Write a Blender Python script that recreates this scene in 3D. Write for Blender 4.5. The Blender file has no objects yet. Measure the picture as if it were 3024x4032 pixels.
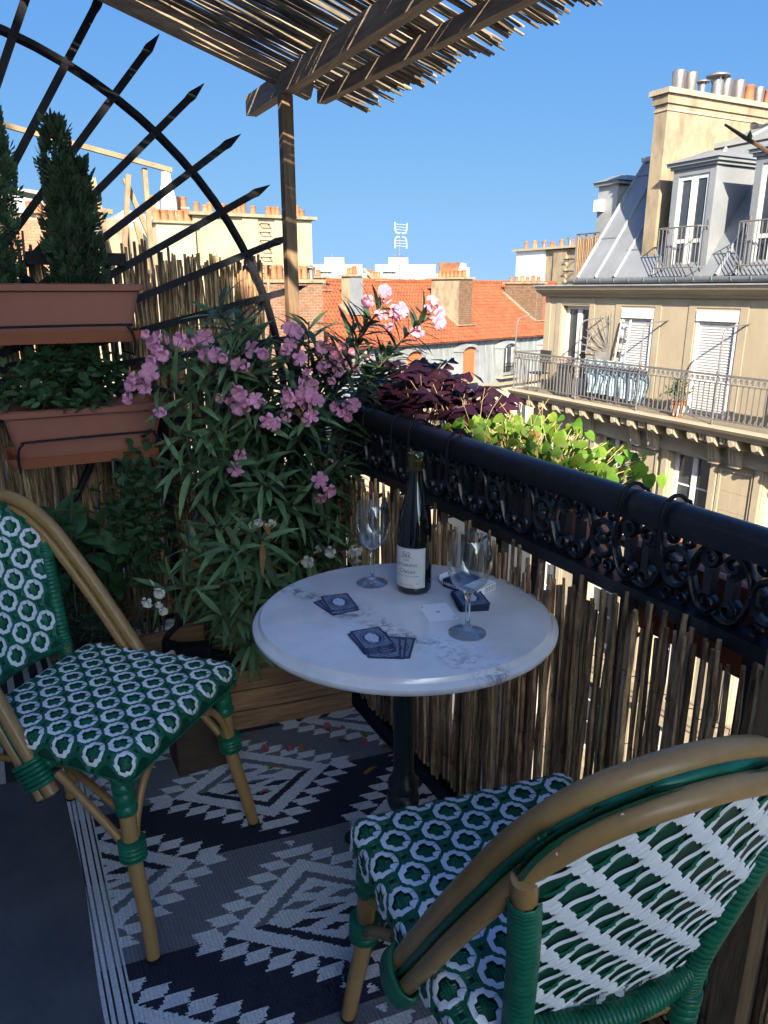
import bpy, math, random
from mathutils import Vector as V, Matrix, noise
R = math.radians
PI = math.pi
random.seed(11)
rnd = random.uniform
S = bpy.context.scene
COL = S.collection

# ---------------------------------------------------------------- camera, sky, sun, exposure
cam = bpy.data.cameras.new('camera')
cam.sensor_fit = 'VERTICAL'
cam.sensor_height = 36.0
cam.lens = 25.99
cam.clip_start = 0.02
cam.clip_end = 3000
camo = bpy.data.objects.new('camera', cam)
camo.location = (0, 0, 1.35)
camo.rotation_euler = (R(90 - 16.7), 0, R(-27.7))
COL.objects.link(camo)
S.camera = camo

TO_SUN = V((-.70, -1.37, .83)).normalized()
W = bpy.data.worlds.new('World')
S.world = W
W.use_nodes = True
wn = W.node_tree.nodes
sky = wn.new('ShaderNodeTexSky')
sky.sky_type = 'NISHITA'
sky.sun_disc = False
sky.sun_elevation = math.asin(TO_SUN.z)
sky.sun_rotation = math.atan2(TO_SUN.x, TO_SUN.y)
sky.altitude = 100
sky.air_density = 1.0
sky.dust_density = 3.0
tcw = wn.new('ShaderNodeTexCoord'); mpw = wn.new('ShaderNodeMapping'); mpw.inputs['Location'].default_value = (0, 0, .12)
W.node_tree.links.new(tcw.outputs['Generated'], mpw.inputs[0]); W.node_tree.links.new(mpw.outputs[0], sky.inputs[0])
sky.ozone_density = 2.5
# tone curve on the sky model, the same for every direction: an even blue, rising to a white glare round the unseen sun, boosted to fill the shade
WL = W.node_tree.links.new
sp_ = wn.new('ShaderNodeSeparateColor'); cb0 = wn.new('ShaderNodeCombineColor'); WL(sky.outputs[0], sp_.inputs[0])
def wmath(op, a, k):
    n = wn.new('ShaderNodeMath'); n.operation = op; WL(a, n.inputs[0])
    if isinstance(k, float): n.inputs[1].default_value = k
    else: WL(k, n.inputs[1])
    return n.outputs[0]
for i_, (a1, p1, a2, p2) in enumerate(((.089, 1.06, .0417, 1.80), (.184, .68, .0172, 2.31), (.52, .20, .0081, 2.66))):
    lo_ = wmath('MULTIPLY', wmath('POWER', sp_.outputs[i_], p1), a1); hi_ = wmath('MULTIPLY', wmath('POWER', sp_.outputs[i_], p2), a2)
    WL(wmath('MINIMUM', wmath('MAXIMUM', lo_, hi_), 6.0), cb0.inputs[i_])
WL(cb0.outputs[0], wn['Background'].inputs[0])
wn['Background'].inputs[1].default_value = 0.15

sl = bpy.data.lights.new('sun', 'SUN')
sl.energy = 2.0
sl.angle = R(.53)
sl.color = (1, .85, .66)
so = bpy.data.objects.new('sun', sl)
so.rotation_euler = TO_SUN.to_track_quat('Z', 'Y').to_euler()
so.location = (0, 0, 30)
COL.objects.link(so)
S.view_settings.view_transform = 'Standard'
S.view_settings.look = 'None'
S.view_settings.gamma = 1
S.view_settings.exposure = 3.1
S.cycles.max_bounces = 10
S.cycles.transparent_max_bounces = 12
S.cycles.caustics_reflective = False
S.cycles.caustics_refractive = True

# ---------------------------------------------------------------- mesh helpers
class MB:
    def __init__(s):
        s.v = []; s.f = []
    def add(s, vs, fs):
        o = len(s.v)
        s.v.extend(vs)
        s.f.extend([tuple(i + o for i in f) for f in fs])
        return s
    def box(s, c, d, rot=None):
        x, y, z = d[0] / 2, d[1] / 2, d[2] / 2
        vs = [V(p) for p in ((-x, -y, -z), (x, -y, -z), (x, y, -z), (-x, y, -z), (-x, -y, z), (x, -y, z), (x, y, z), (-x, y, z))]
        if rot is not None:
            vs = [rot @ p for p in vs]
        c = V(c)
        return s.add([p + c for p in vs], [(0, 3, 2, 1), (4, 5, 6, 7), (0, 1, 5, 4), (1, 2, 6, 5), (2, 3, 7, 6), (3, 0, 4, 7)])
    def bb(s, x0, x1, y0, y1, z0, z1):
        return s.box(((x0 + x1) / 2, (y0 + y1) / 2, (z0 + z1) / 2), (abs(x1 - x0), abs(y1 - y0), abs(z1 - z0)))
    def hexa(s, p):
        return s.add([V(q) for q in p], [(0, 3, 2, 1), (4, 5, 6, 7), (0, 1, 5, 4), (1, 2, 6, 5), (2, 3, 7, 6), (3, 0, 4, 7)])
    def bar(s, a, b, w, h, up=(0, 0, 1)):
        a = V(a); b = V(b); d = (b - a)
        L = d.length; d.normalize(); u = V(up); x = d.cross(u).normalized(); u = x.cross(d)
        m = Matrix((x, d, u)).transposed()
        return s.box((a + b) / 2, (w, L, h), m)
    def tube(s, pts, r, n=8, caps=True, sq=None):
        pts = [V(p) for p in pts]
        m = len(pts)
        rs = r if isinstance(r, (list, tuple)) else [r] * m
        vs = []
        t0 = (pts[1] - pts[0]).normalized()
        nrm = t0.orthogonal().normalized() if sq is None else (V(sq) - t0 * V(sq).dot(t0)).normalized()
        for i, p in enumerate(pts):
            t = (pts[min(i + 1, m - 1)] - pts[max(i - 1, 0)])
            if t.length < 1e-9: t = t0
            t.normalize()
            nrm = (nrm - t * nrm.dot(t))
            if nrm.length < 1e-6: nrm = t.orthogonal()
            nrm.normalize()
            b = t.cross(nrm)
            for k in range(n):
                a = 2 * PI * (k + .5) / n
                vs.append(p + (nrm * math.cos(a) + b * math.sin(a)) * rs[i])
        fs = []
        for i in range(m - 1):
            for k in range(n):
                k2 = (k + 1) % n
                fs.append((i * n + k, i * n + k2, (i + 1) * n + k2, (i + 1) * n + k))
        if caps:
            fs.append(tuple(range(n - 1, -1, -1)))
            fs.append(tuple((m - 1) * n + k for k in range(n)))
        return s.add(vs, fs)
    def lathe(s, prof, n=16, c=(0, 0, 0), a0=0, a1=2 * PI):
        c = V(c); vs = []; idx = []
        full = abs(a1 - a0 - 2 * PI) < 1e-6
        m = n if full else n + 1
        for r, z in prof:
            if r < 1e-6:
                idx.append([len(vs)] * m); vs.append(c + V((0, 0, z)))
            else:
                row = []
                for k in range(m):
                    a = a0 + (a1 - a0) * k / n
                    row.append(len(vs)); vs.append(c + V((r * math.cos(a), r * math.sin(a), z)))
                idx.append(row)
        fs = []
        for i in range(len(idx) - 1):
            for k in range(n):
                k2 = (k + 1) % m
                f = []
                for q in (idx[i][k], idx[i][k2], idx[i + 1][k2], idx[i + 1][k]):
                    if q not in f: f.append(q)
                if len(f) > 2: fs.append(tuple(f))
        return s.add(vs, fs)
    def grid(s, fn, nu, nv, closed=False):
        vs = [V(fn(i / nu, j / nv)) for j in range(nv + 1) for i in range(nu + 1)]
        w = nu + 1
        return s.add(vs, [(j * w + i, j * w + i + 1, (j + 1) * w + i + 1, (j + 1) * w + i) for j in range(nv) for i in range(nu)])
    def prism(s, poly, ext):
        n = len(poly); e = V(ext); p = [V(q) for q in poly]
        return s.add(p + [q + e for q in p], [tuple(range(n - 1, -1, -1)), tuple(range(n, 2 * n))] + [(i, (i + 1) % n, n + (i + 1) % n, n + i) for i in range(n)])
    def mesh(s, name, mat, smooth=None):
        me = bpy.data.meshes.new(name)
        me.from_pydata([tuple(p) for p in s.v], [], s.f)
        if mat: me.materials.append(mat)
        if smooth:
            me.polygons.foreach_set('use_smooth', [True] * len(me.polygons))
            me.set_sharp_from_angle(angle=R(smooth))
        return me

ORG = {}
def tag(o, label=None, cat=None, group=None, kind=None):
    if label: o['label'] = label
    if cat: o['category'] = cat
    if group: o['group'] = group
    if kind: o['kind'] = kind
    return o
def thing(name, label, cat, loc=(0, 0, 0), rotz=0, group=None, local=False):
    o = bpy.data.objects.new(name, None)
    o.empty_display_size = .05
    COL.objects.link(o)
    o.location = loc; o.rotation_euler = (0, 0, rotz)
    ORG[o] = V((0, 0, 0)) if local else V(loc)
    return tag(o, label, cat, group)
def part(name, mb, mat, parent, smooth=None, kind=None, label=None):
    me = mb.mesh(name, mat, smooth) if isinstance(mb, MB) else mb
    og = ORG[parent]
    if og.length > 0: me.transform(Matrix.Translation(-og))
    o = bpy.data.objects.new(name, me)
    COL.objects.link(o); o.parent = parent
    ORG[o] = og
    if kind: o['kind'] = kind
    if label: o['label'] = label
    return o
def inst(name, me, parent, M):
    o = bpy.data.objects.new(name, me)
    COL.objects.link(o); o.parent = parent
    o.matrix_basis = Matrix.Translation(-ORG[parent]) @ M
    ORG[o] = V((0, 0, 0))
    return o
def solo(name, mb, mat, label, cat, group=None, smooth=None):
    xs = [p.x for p in mb.v]; ys = [p.y for p in mb.v]; zs = [p.z for p in mb.v]
    c = V(((min(xs) + max(xs)) / 2, (min(ys) + max(ys)) / 2, min(zs)))
    mb.v = [p - c for p in mb.v]
    o = bpy.data.objects.new(name, mb.mesh(name, mat, smooth))
    COL.objects.link(o); o.location = c
    ORG[o] = c
    return tag(o, label, cat, group)
def single(name, me, M, label, cat, group=None):
    o = bpy.data.objects.new(name, me); COL.objects.link(o); o.matrix_basis = M
    return tag(o, label, cat, group)
def struct(name, mb, mat, smooth=None, kind='structure', label=None):
    o = bpy.data.objects.new(name, mb.mesh(name, mat, smooth)); COL.objects.link(o)
    o['kind'] = kind; ORG[o] = V((0, 0, 0))
    o['label'] = label or name.replace('_', ' ')
    return o
def copy_tree(o, parent=None):
    c = o.copy(); COL.objects.link(c)
    if parent: c.parent = parent
    for ch in list(o.children): copy_tree(ch, c)
    return c
def basis(pos, d, n=(0, 0, 1), s=1.0, roll=0):
    y = V(d).normalized(); z = V(n)
    z = z - y * z.dot(y)
    if z.length < 1e-4: z = y.orthogonal()
    z.normalize(); x = y.cross(z)
    m = Matrix((x, y, z)).transposed().to_4x4()
    if roll: m = m @ Matrix.Rotation(roll, 4, 'Y')
    return Matrix.Translation(pos) @ m @ Matrix.Diagonal((s, s, s, 1)) if not isinstance(s, tuple) else Matrix.Translation(pos) @ m @ Matrix.Diagonal((s[0], s[1], s[2], 1))
def bez(p0, p1, p2, n=8):
    p0, p1, p2 = V(p0), V(p1), V(p2)
    return [p0 * (1 - t) ** 2 + p1 * 2 * t * (1 - t) + p2 * t * t for t in [i / n for i in range(n + 1)]]
def spline(pts, n=6):
    pts = [V(p) for p in pts]; out = []
    for i in range(len(pts) - 1):
        a = pts[max(i - 1, 0)]; b = pts[i]; c = pts[i + 1]; d = pts[min(i + 2, len(pts) - 1)]
        for k in range(n):
            t = k / n
            out.append(.5 * ((2 * b) + (c - a) * t + (2 * a - 5 * b + 4 * c - d) * t * t + (3 * b - a - 3 * c + d) * t ** 3))
    out.append(pts[-1])
    return out

# ---------------------------------------------------------------- materials
MATS = {}
def nodes(name):
    m = bpy.data.materials.new(name); m.use_nodes = True
    return m, m.node_tree.nodes, m.node_tree.links.new, m.node_tree.nodes['Principled BSDF']
def M(name, col, rough=.6, metal=0., var=.2, scale=8., bump=0., bscale=None, rand=0., stretch=(1, 1, 1), col2=None, ramp=(.4, .7), spec=.5, coat=0., trans=0., ior=1.45, sub=0., huev=0., emit=None, bdist=.01):
    if name in MATS: return MATS[name]
    m, N, L, P = nodes(name)
    tc = N.new('ShaderNodeTexCoord'); mp = N.new('ShaderNodeMapping')
    mp.inputs['Scale'].default_value = stretch
    L(tc.outputs['Object'], mp.inputs[0])
    oi = N.new('ShaderNodeObjectInfo')
    nz = N.new('ShaderNodeTexNoise'); nz.inputs['Scale'].default_value = scale; nz.inputs['Detail'].default_value = 6; nz.inputs['Roughness'].default_value = .65
    L(mp.outputs[0], nz.inputs['Vector'])
    cr = N.new('ShaderNodeValToRGB')
    cr.color_ramp.elements[0].position = ramp[0] - .1; cr.color_ramp.elements[1].position = ramp[1]
    c = V(col)
    if col2 is None:
        a = c * (1 - var); b = c * (1 + var)
    else:
        a = c; b = V(col2)
    cr.color_ramp.elements[0].color = (*a, 1); cr.color_ramp.elements[1].color = (*b, 1)
    L(nz.outputs[0], cr.inputs[0])
    hs = N.new('ShaderNodeHueSaturation')
    if rand or huev:
        mr = N.new('ShaderNodeMapRange'); mr.inputs['To Min'].default_value = 1 - rand; mr.inputs['To Max'].default_value = 1 + rand
        L(oi.outputs['Random'], mr.inputs[0]); L(mr.outputs[0], hs.inputs['Value'])
        if huev:
            wn_ = N.new('ShaderNodeTexWhiteNoise'); wn_.noise_dimensions = '1D'; L(oi.outputs['Random'], wn_.inputs['W'])
            m2 = N.new('ShaderNodeMapRange'); m2.inputs['To Min'].default_value = .5 - huev; m2.inputs['To Max'].default_value = .5 + huev
            L(wn_.outputs[0], m2.inputs[0]); L(m2.outputs[0], hs.inputs['Hue'])
    L(cr.outputs[0], hs.inputs['Color'])
    L(hs.outputs[0], P.inputs['Base Color'])
    P.inputs['Roughness'].default_value = rough; P.inputs['Metallic'].default_value = metal
    P.inputs['Specular IOR Level'].default_value = spec
    P.inputs['Coat Weight'].default_value = coat; P.inputs['Transmission Weight'].default_value = trans; P.inputs['IOR'].default_value = ior
    if bump:
        n2 = N.new('ShaderNodeTexNoise'); n2.inputs['Scale'].default_value = bscale or scale * 4; n2.inputs['Detail'].default_value = 4
        L(mp.outputs[0], n2.inputs['Vector'])
        bp = N.new('ShaderNodeBump'); bp.inputs['Strength'].default_value = bump; bp.inputs['Distance'].default_value = bdist
        L(n2.outputs[0], bp.inputs['Height']); L(bp.outputs[0], P.inputs['Normal'])
    if sub:   # thin leaf: light shines through
        tr = N.new('ShaderNodeBsdfTranslucent'); mx = N.new('ShaderNodeMixShader'); mx.inputs[0].default_value = sub
        L(hs.outputs[0], tr.inputs[0]); L(P.outputs[0], mx.inputs[1]); L(tr.outputs[0], mx.inputs[2])
        L(mx.outputs[0], N['Material Output'].inputs[0])
    if emit:
        P.inputs['Emission Color'].default_value = (*emit[0], 1); P.inputs['Emission Strength'].default_value = emit[1]
    MATS[name] = m
    return m

iron = M('black painted iron', (.010, .012, .017), .38, 0, .5, 60, .5, 90, spec=.7, bdist=.0015)
iron2 = M('dark iron bar', (.010, .011, .015), .6, 0, .5, 40, .5, 70, bdist=.002, spec=.25)
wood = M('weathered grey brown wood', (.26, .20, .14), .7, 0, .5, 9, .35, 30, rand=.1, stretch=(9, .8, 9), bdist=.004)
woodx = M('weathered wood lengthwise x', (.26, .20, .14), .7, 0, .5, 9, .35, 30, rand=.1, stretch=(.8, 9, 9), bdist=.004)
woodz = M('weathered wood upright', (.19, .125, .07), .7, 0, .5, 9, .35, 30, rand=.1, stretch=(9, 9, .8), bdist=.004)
plank = M('brown planter board', (.27, .15, .078), .68, 0, .5, 7, .35, 25, rand=.22, stretch=(1.2, 10, 14), bdist=.004)
reed = M('dry reed', (.34, .215, .115), .65, 0, .75, 30, .4, 60, rand=.72, huev=.02, stretch=(3, 3, .6), bdist=.003)
reedx = M('dry reed of roof mat', (.27, .225, .165), .65, 0, .55, 30, .35, 60, rand=.5, huev=.02, stretch=(.6, 3, 3), bdist=.003, sub=.25)
wire = M('thin rusty wire', (.05, .035, .025), .6, .3, .3)
terra = M('brown plastic trough', (.30, .105, .066), .6, 0, .14, 5, .15, 120, col2=(.34, .135, .088), bdist=.001)
terra2 = M('orange terracotta clay', (.34, .12, .055), .75, 0, .25, 9, .2, rand=.25)
soil = M('potting soil', (.03, .02, .013), .95, 0, .6, 60, .8, 120)
leafg = M('dark green oleander leaf', (.105, .185, .082), .5, 0, .35, 20, 0, rand=.55, huev=.02, sub=.2, spec=.35)
leafd = M('dark green small leaf', (.065, .145, .06), .6, 0, .35, 15, rand=.3, huev=.02, sub=.2, spec=.3)
leafm = M('mid green leaf', (.07, .17, .05), .5, 0, .3, 15, rand=.3, huev=.02, sub=.25, spec=.4)
leafy = M('dry yellow brown leaf', (.28, .15, .05), .7, 0, .3, 15, rand=.4, sub=.15)
stemm = M('brown green stem', (.06, .055, .028), .7, 0, .3)
conif = M('conifer spray', (.055, .105, .055), .7, 0, .5, 25, rand=.2, huev=.02, sub=.1, spec=.2)
oxg = M('yellow green heart leaf', (.14, .27, .03), .55, 0, .35, 14, rand=.35, huev=.025, sub=.4, spec=.3)
oxp = M('deep purple leaf', (.028, .008, .018), .5, 0, .4, 14, rand=.45, huev=.02, sub=.25, spec=.35)
pink = M('pink petal', (.82, .38, .53), .6, 0, .22, 40, rand=.2, huev=.012, sub=.3, spec=.2)
petalw = M('white petal', (.75, .74, .66), .6, 0, .1, 30, sub=.3, spec=.2)
zinc = M('weathered zinc sheet', (.175, .195, .215), .55, .1, .18, 1.2, .1, 3, stretch=(1, 1, 1), rand=.06)
zincl = M('pale zinc', (.25, .275, .29), .55, .2, .3, .9, .1, 4, rand=.05)
render_ = M('cream limestone', (.25, .212, .15), .9, 0, .2, 1.1, .3, 14, bdist=.01, col2=(.33, .288, .212), ramp=(.40, .66), stretch=(1, 1, .45))
stone = M('moulded limestone', (.285, .245, .18), .9, 0, .12, 1.5, .2, 20)
stained = M('rain stained beige render', (.11, .093, .064), .95, 0, .3, 2.6, .6, 14, col2=(.26, .215, .148), ramp=(.36, .58), stretch=(1, 1, .5))
whitepaint = M('white paint', (.55, .555, .55), .45, 0, .06, 3)
glassw = M('dark window glass', (.035, .042, .05), .06, 0, .5, .8, spec=.8)
shutter = M('white roller shutter', (.52, .53, .54), .5, 0, .04, 3)
greyiron = M('grey painted ironwork', (.12, .12, .125), .55, .1, .2)
lead = M('grey metal trim', (.17, .18, .19), .5, .4, .15)

# ---------------------------------------------------------------- the setting
asph = M('asphalt', (.05, .05, .052), .9, 0, .25, 1.5, .3, 60)
b = MB(); b.bb(-700, 900, -600, 1100, -18.5, -18.12)
struct('ground', b, M('far ground', (.16, .155, .14), .9, 0, .2, .05))
b = MB(); b.bb(3.2, 10.2, -60, 26, -18.12, -18.06)
struct('road', b, asph, label='grey asphalt road far below in the street')
pav = M('pavement slabs', (.26, .25, .235), .9, 0, .15, 1)
for nm, x0, x1 in (('pavement_near', 1.05, 3.2), ('pavement_far', 10.2, 12.5)):
    b = MB(); b.bb(x0, x1, -60, 26, -18.12, -17.94); struct(nm, b, pav, label='pale stone pavement with kerb along the street ' + ('below the balcony' if x0 < 2 else 'before the opposite house'))
b = MB()
for k in range(14): b.bb(6.65, 6.77, -30 + k * 4, -28 + k * 4, -18.06, -18.055)
struct('road_marking', b, M('road paint', (.7, .7, .68), .7), label='white dashes painted on the road')

concrete = M('dark blue grey concrete', (.060, .066, .075), .85, 0, .3, 3.0, .6, 40, col2=(.125, .13, .138), ramp=(.38, .68), bdist=.004)
b = MB(); b.bb(-1.0, 1.062, -4, 9, -.22, 0)
struct('balcony_floor', b, concrete, label='dark grey concrete balcony floor')

# own house, behind the camera and under the balcony
oh = thing('home_building', 'pale stone house that carries the balcony', 'building', (-4, 2, -18))
b = MB(); b.bb(-8, -.78, -18, 13, -18.1, 2.30); part('wall', b, M('white house wall', (.80, .79, .76), .9, 0, .08, 2, .2), oh)
b = MB(); b.bb(-.776, .55, -18, 13, -18.1, -.23); part('lower_wall', b, render_, oh)
b = MB(); b.hexa([(-8, -18, 2.303), (-.80, -18, 2.303), (-.80, 13, 2.303), (-8, 13, 2.303), (-8, -18, 5.98), (-3.1, -18, 5.98), (-3.1, 13, 5.98), (-8, 13, 5.98)]); part('roof', b, zinc, oh)
# french door out of view at the camera's back
dr = MB(); dr.bb(-.775, -.74, -.9, .5, .02, 2.2); dro = part('door', dr, whitepaint, oh)
for y0, y1 in ((-.82, -.24), (-.16, .42)):
    b = MB(); b.bb(-.738, -.733, y0, y1, .3, 2.1); part('pane', b, glassw, dro)
b = MB(); b.tube([(-.735, -.2, 1.0), (-.69, -.2, 1.0), (-.69, -.3, 1.0)], .01, 6); part('handle', b, lead, dro)
# ---------------------------------------------------------------- opposite house
OP = thing('cream_apartment_building', 'cream stone apartment house with grey zinc mansard across the street', 'building', (12.5, 8, -18))
def facade_x(mb, x, y0, y1, z0, z1, holes, depth):
    ys = sorted(set([y0, y1] + [h[0] for h in holes] + [h[1] for h in holes])); zs = sorted(set([z0, z1] + [h[2] for h in holes] + [h[3] for h in holes]))
    for i in range(len(ys) - 1):
        for j in range(len(zs) - 1):
            cy = (ys[i] + ys[i + 1]) / 2; cz = (zs[j] + zs[j + 1]) / 2
            if any(h[0] < cy < h[1] and h[2] < cz < h[3] for h in holes): continue
            mb.add([V((x, ys[i + 1], zs[j])), V((x, ys[i], zs[j])), V((x, ys[i], zs[j + 1])), V((x, ys[i + 1], zs[j + 1]))], [(0, 1, 2, 3)])
    for a, c, e, f in holes:
        d = x + depth
        mb.add([V((x, c, e)), V((d, c, e)), V((d, c, f)), V((x, c, f))], [(3, 2, 1, 0)])
        mb.add([V((x, a, e)), V((d, a, e)), V((d, a, f)), V((x, a, f))], [(0, 1, 2, 3)])
        mb.add([V((x, a, f)), V((x, c, f)), V((d, c, f)), V((d, a, f))], [(0, 1, 2, 3)])
        mb.add([V((x, a, e)), V((x, c, e)), V((d, c, e)), V((d, a, e))], [(3, 2, 1, 0)])
up = [(13.56, 14.48, -1.05, 1.0), (11.60, 12.50, -1.05, .98), (9.55, 10.50, -1.05, .98), (7.55, 8.45, -1.05, .98), (5.5, 6.4, -1.05, .98)]
low = []
for fl in range(4):
    zt = -1.87 - fl * 3.15
    low += [(a, c, zt - 2.25, zt) for a, c in ((14.0, 14.75), (11.96, 12.94), (9.71, 10.77), (7.5, 8.55), (5.3, 6.35), (3.1, 4.15))]
b = MB(); facade_x(b, 12.5, 2, 15.12, -18.1, 1.28, up + low, .28)
b.add([V((12.5, 15.12, -18.1)), V((12.5, 15.12, 1.28)), V((20, 15.12, 1.28)), V((20, 15.12, -18.1))], [(0, 1, 2, 3)])
b.add([V((12.5, 2, -18.1)), V((12.5, 2, 1.28)), V((20, 2, 1.28)), V((20, 2, -18.1))], [(3, 2, 1, 0)])
b.bb(12.79, 13.2, 2.01, 15.1, -18.1, 1.27)
opw = part('wall', b, render_, OP)
b = MB()
for a, c, e, f in up:   # raised surrounds
    b.bb(12.482, 12.499, a - .2, a - .03, -1.05, f + .17); b.bb(12.482, 12.499, c + .03, c + .2, -1.05, f + .17); b.bb(12.483, 12.498, a - .03, c + .03, f + .04, f + .17)
for y in (15.0,): b.bb(12.48, 12.5, y - .1, y + .1, -1.05, 1.25)
part('window_surround', b, stone, opw)
b = MB()
for fl in range(4):
    zt = -1.87 - fl * 3.15
    for a, c in ((14.0, 14.75), (11.96, 12.94), (9.71, 10.77), (7.5, 8.55), (5.3, 6.35), (3.1, 4.15)):
        b.bb(12.43, 12.499, a - .16, a - .02, zt - 2.25, zt + .02); b.bb(12.43, 12.499, c + .02, c + .16, zt - 2.25, zt + .02); b.bb(12.40, 12.498, a - .2, c + .2, zt + .022, zt + .16)
    for a, c in ((13.05, 13.85), (11.055, 11.79), (8.72, 9.52), (6.5, 7.3)):
        z1 = zt - .11; z0 = zt - 2.2
        b.bb(12.455, 12.499, a, c, z1 - .06, z1); b.bb(12.455, 12.499, a, c, z0, z0 + .06); b.bb(12.455, 12.499, a, a + .06, z0 + .062, z1 - .062); b.bb(12.455, 12.499, c - .06, c, z0 + .062, z1 - .062)
    if fl < 2:
        for a, c in ((13.05, 13.85), (11.055, 11.79), (8.72, 9.52), (6.5, 7.3)):
            for r_ in range(5):
                cut = (a + c) / 2 + (.12 if r_ % 2 else -.12); zb0 = zt - 2.13 + r_ * .39
                for y0, y1 in ((a + .07, cut - .003), (cut + .003, c - .07)): bk_ = MB(); bk_.bb(12.489, 12.4995, y0, y1, zb0, zb0 + .384); part('stone_block', bk_, render_, opw)
    zc = zt - 2.55
    b.bb(12.36, 12.5, 2, 15.2, zc - .12, zc + .1); b.bb(12.42, 12.5, 2, 15.16, zc - .3, zc - .122)
part('moulding', b, stone, opw)
# balcony slab, cornice
b = MB(); b.prism([(12.5, 15.46, -1.06), (11.74, 15.46, -1.06), (11.70, 15.46, -1.1), (11.74, 15.46, -1.16), (11.8, 15.46, -1.2), (11.84, 15.46, -1.27), (12.5, 15.46, -1.27)], (0, -13.5, 0))
part('balcony_slab', b, stone, OP)
b = MB(); b.bb(12.38, 12.5, 2, 15.2, -1.86, -1.55); b.bb(12.26, 12.5, 2, 15.24, -1.548, -1.50); b.bb(12.4, 12.5, 2, 15.18, -1.498, -1.272)
part('frieze_band', b, stone, OP)
cm = MB()
cm.prism([(0, -.09, 0), (-.56, -.09, 0), (-.56, -.09, -.12), (-.46, -.09, -.2), (-.2, -.09, -.24), (0, -.09, -.26)], (0, .18, 0))
cm.tube([(-.555, 0, -.085), (-.59, 0, -.085)], .055, 12)
cme = cm.mesh('console', stone)
cys = [15.26, 14.77, 14.30, 13.79, 13.31, 12.84, 12.36, 11.85, 11.37, 10.8, 10.29, 9.79, 9.33, 8.86, 8.38, 7.9, 7.4, 6.9, 6.4, 5.9, 5.4, 4.9]
for y in cys: inst('console', cme, OP, Matrix.Translation((12.42, y, -1.275)))
cm = MB()
for k in range(3): cm.prism([(0, -.1 + k * .07, 0), (-.5, -.1 + k * .07, 0), (-.46, -.1 + k * .07, -.14), (-.22, -.1 + k * .07, -.22), (-.14, -.1 + k * .07, -.55), (0, -.1 + k * .07, -.6)], (0, .055, 0))
cm.bb(-.12, 0, -.11, .11, -.62, -.001)
fme = cm.mesh('fluted_bracket', stone)
for y in (13.6, 13.05, 11.6, 11.1, 9.55, 9.08, 7.3, 6.7): inst('fluted_bracket', fme, OP, Matrix.Translation((12.40, y, -1.28)))
b = MB(); b.prism([(12.5, 15.2, 1.2), (12.44, 15.2, 1.2), (12.4, 15.2, 1.26), (12.28, 15.2, 1.3), (12.22, 15.2, 1.36), (12.18, 15.2, 1.44), (12.5, 15.2, 1.44)], (0, -13.2, 0))
part('cornice', b, stone, OP)
b = MB(); b.bb(12.16, 12.7, 2, 15.22, 1.442, 1.47); b.bb(12.7, 20, 2, 15.1, 1.282, 1.46); part('cornice_flashing', b, zincl, OP)
g = MB(); g.grid(lambda u, v: (12.29 - .1 * math.cos(PI * u), 14.05 - v * 12, 1.60 - .11 * math.sin(PI * u)), 10, 1); g.grid(lambda u, v: (12.29 - .085 * math.cos(PI * u), 14.05 - v * 12, 1.60 - .09 * math.sin(PI * u)), 10, 1)
go = part('gutter', g, zinc, OP, 40)
bm_ = MB(); bm_.tube([(-.105, 0, 0), (-.09, 0, -.06), (0, 0, -.115), (.09, 0, -.06), (.1, 0, .03)], .013, 5)
bme = bm_.mesh('gutter_bracket', lead)
for k in range(18): inst('gutter_bracket', bme, go, Matrix.Translation((12.29, 13.8 - k * .42, 1.6)))
# mansard
X0, Z0, SL = 12.45, 1.62, .70   # x = X0+(z-Z0)*SL
def rx(z): return X0 + (z - Z0) * SL
ZB = 4.28
b = MB(); b.prism([(X0, 14.0, Z0), (rx(ZB), 14.0, ZB), (17.5, 14.0, 5.6), (19.9, 14.0, 5.6), (19.9, 14.0, 1.465), (X0, 14.0, 1.465)], (0, -12, 0))
roof = part('roof', b, zinc, OP)
sm = MB(); sl_len = (ZB - Z0) * math.hypot(1, SL); sm.prism([(-.025, 0, 0), (.025, 0, 0), (.015, 0, .05), (-.015, 0, .05)], (0, sl_len, 0))
sme = sm.mesh('roof_seam', zincl)
sd = V((SL, 0, 1)).normalized(); sn = V((-1, 0, SL)).normalized()
for y in (13.96, 13.37, 12.78, 11.72, 10.12, 9.72, 8.2, 7.6, 7.0, 6.4, 5.8):
    inst('roof_seam', sme, roof, basis((X0, y, Z0), sd, sn))
hm = MB(); hm.box((0, 0, .006), (.58, .03, .012)); hme = hm.mesh('sheet_joint', lead)
for y, z in ((13.66, 2.5), (13.07, 3.4), (12.6, 2.2), (9.92, 3.1), (9.9, 2.2), (8.0, 2.4), (13.66, 3.9)):
    inst('sheet_joint', hme, roof, basis((rx(z), y, z), sd, sn))
ud = V((17.5 - rx(ZB), 0, 5.6 - ZB)); um = MB(); um.prism([(-.02, 0, 0), (.02, 0, 0), (.012, 0, .05), (-.012, 0, .05)], (0, ud.length, 0)); ume = um.mesh('upper_seam', zincl)
for k in range(16): inst('roof_seam', ume, roof, basis((rx(ZB), 13.9 - k * .62, ZB), ud, (-.3, 0, 1)))
b = MB(); b.bb(rx(ZB) - .1, rx(ZB) + .06, 2, 14.04, ZB - .05, ZB + .05); part('roof_ridge_roll', b, zincl, roof)
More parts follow.
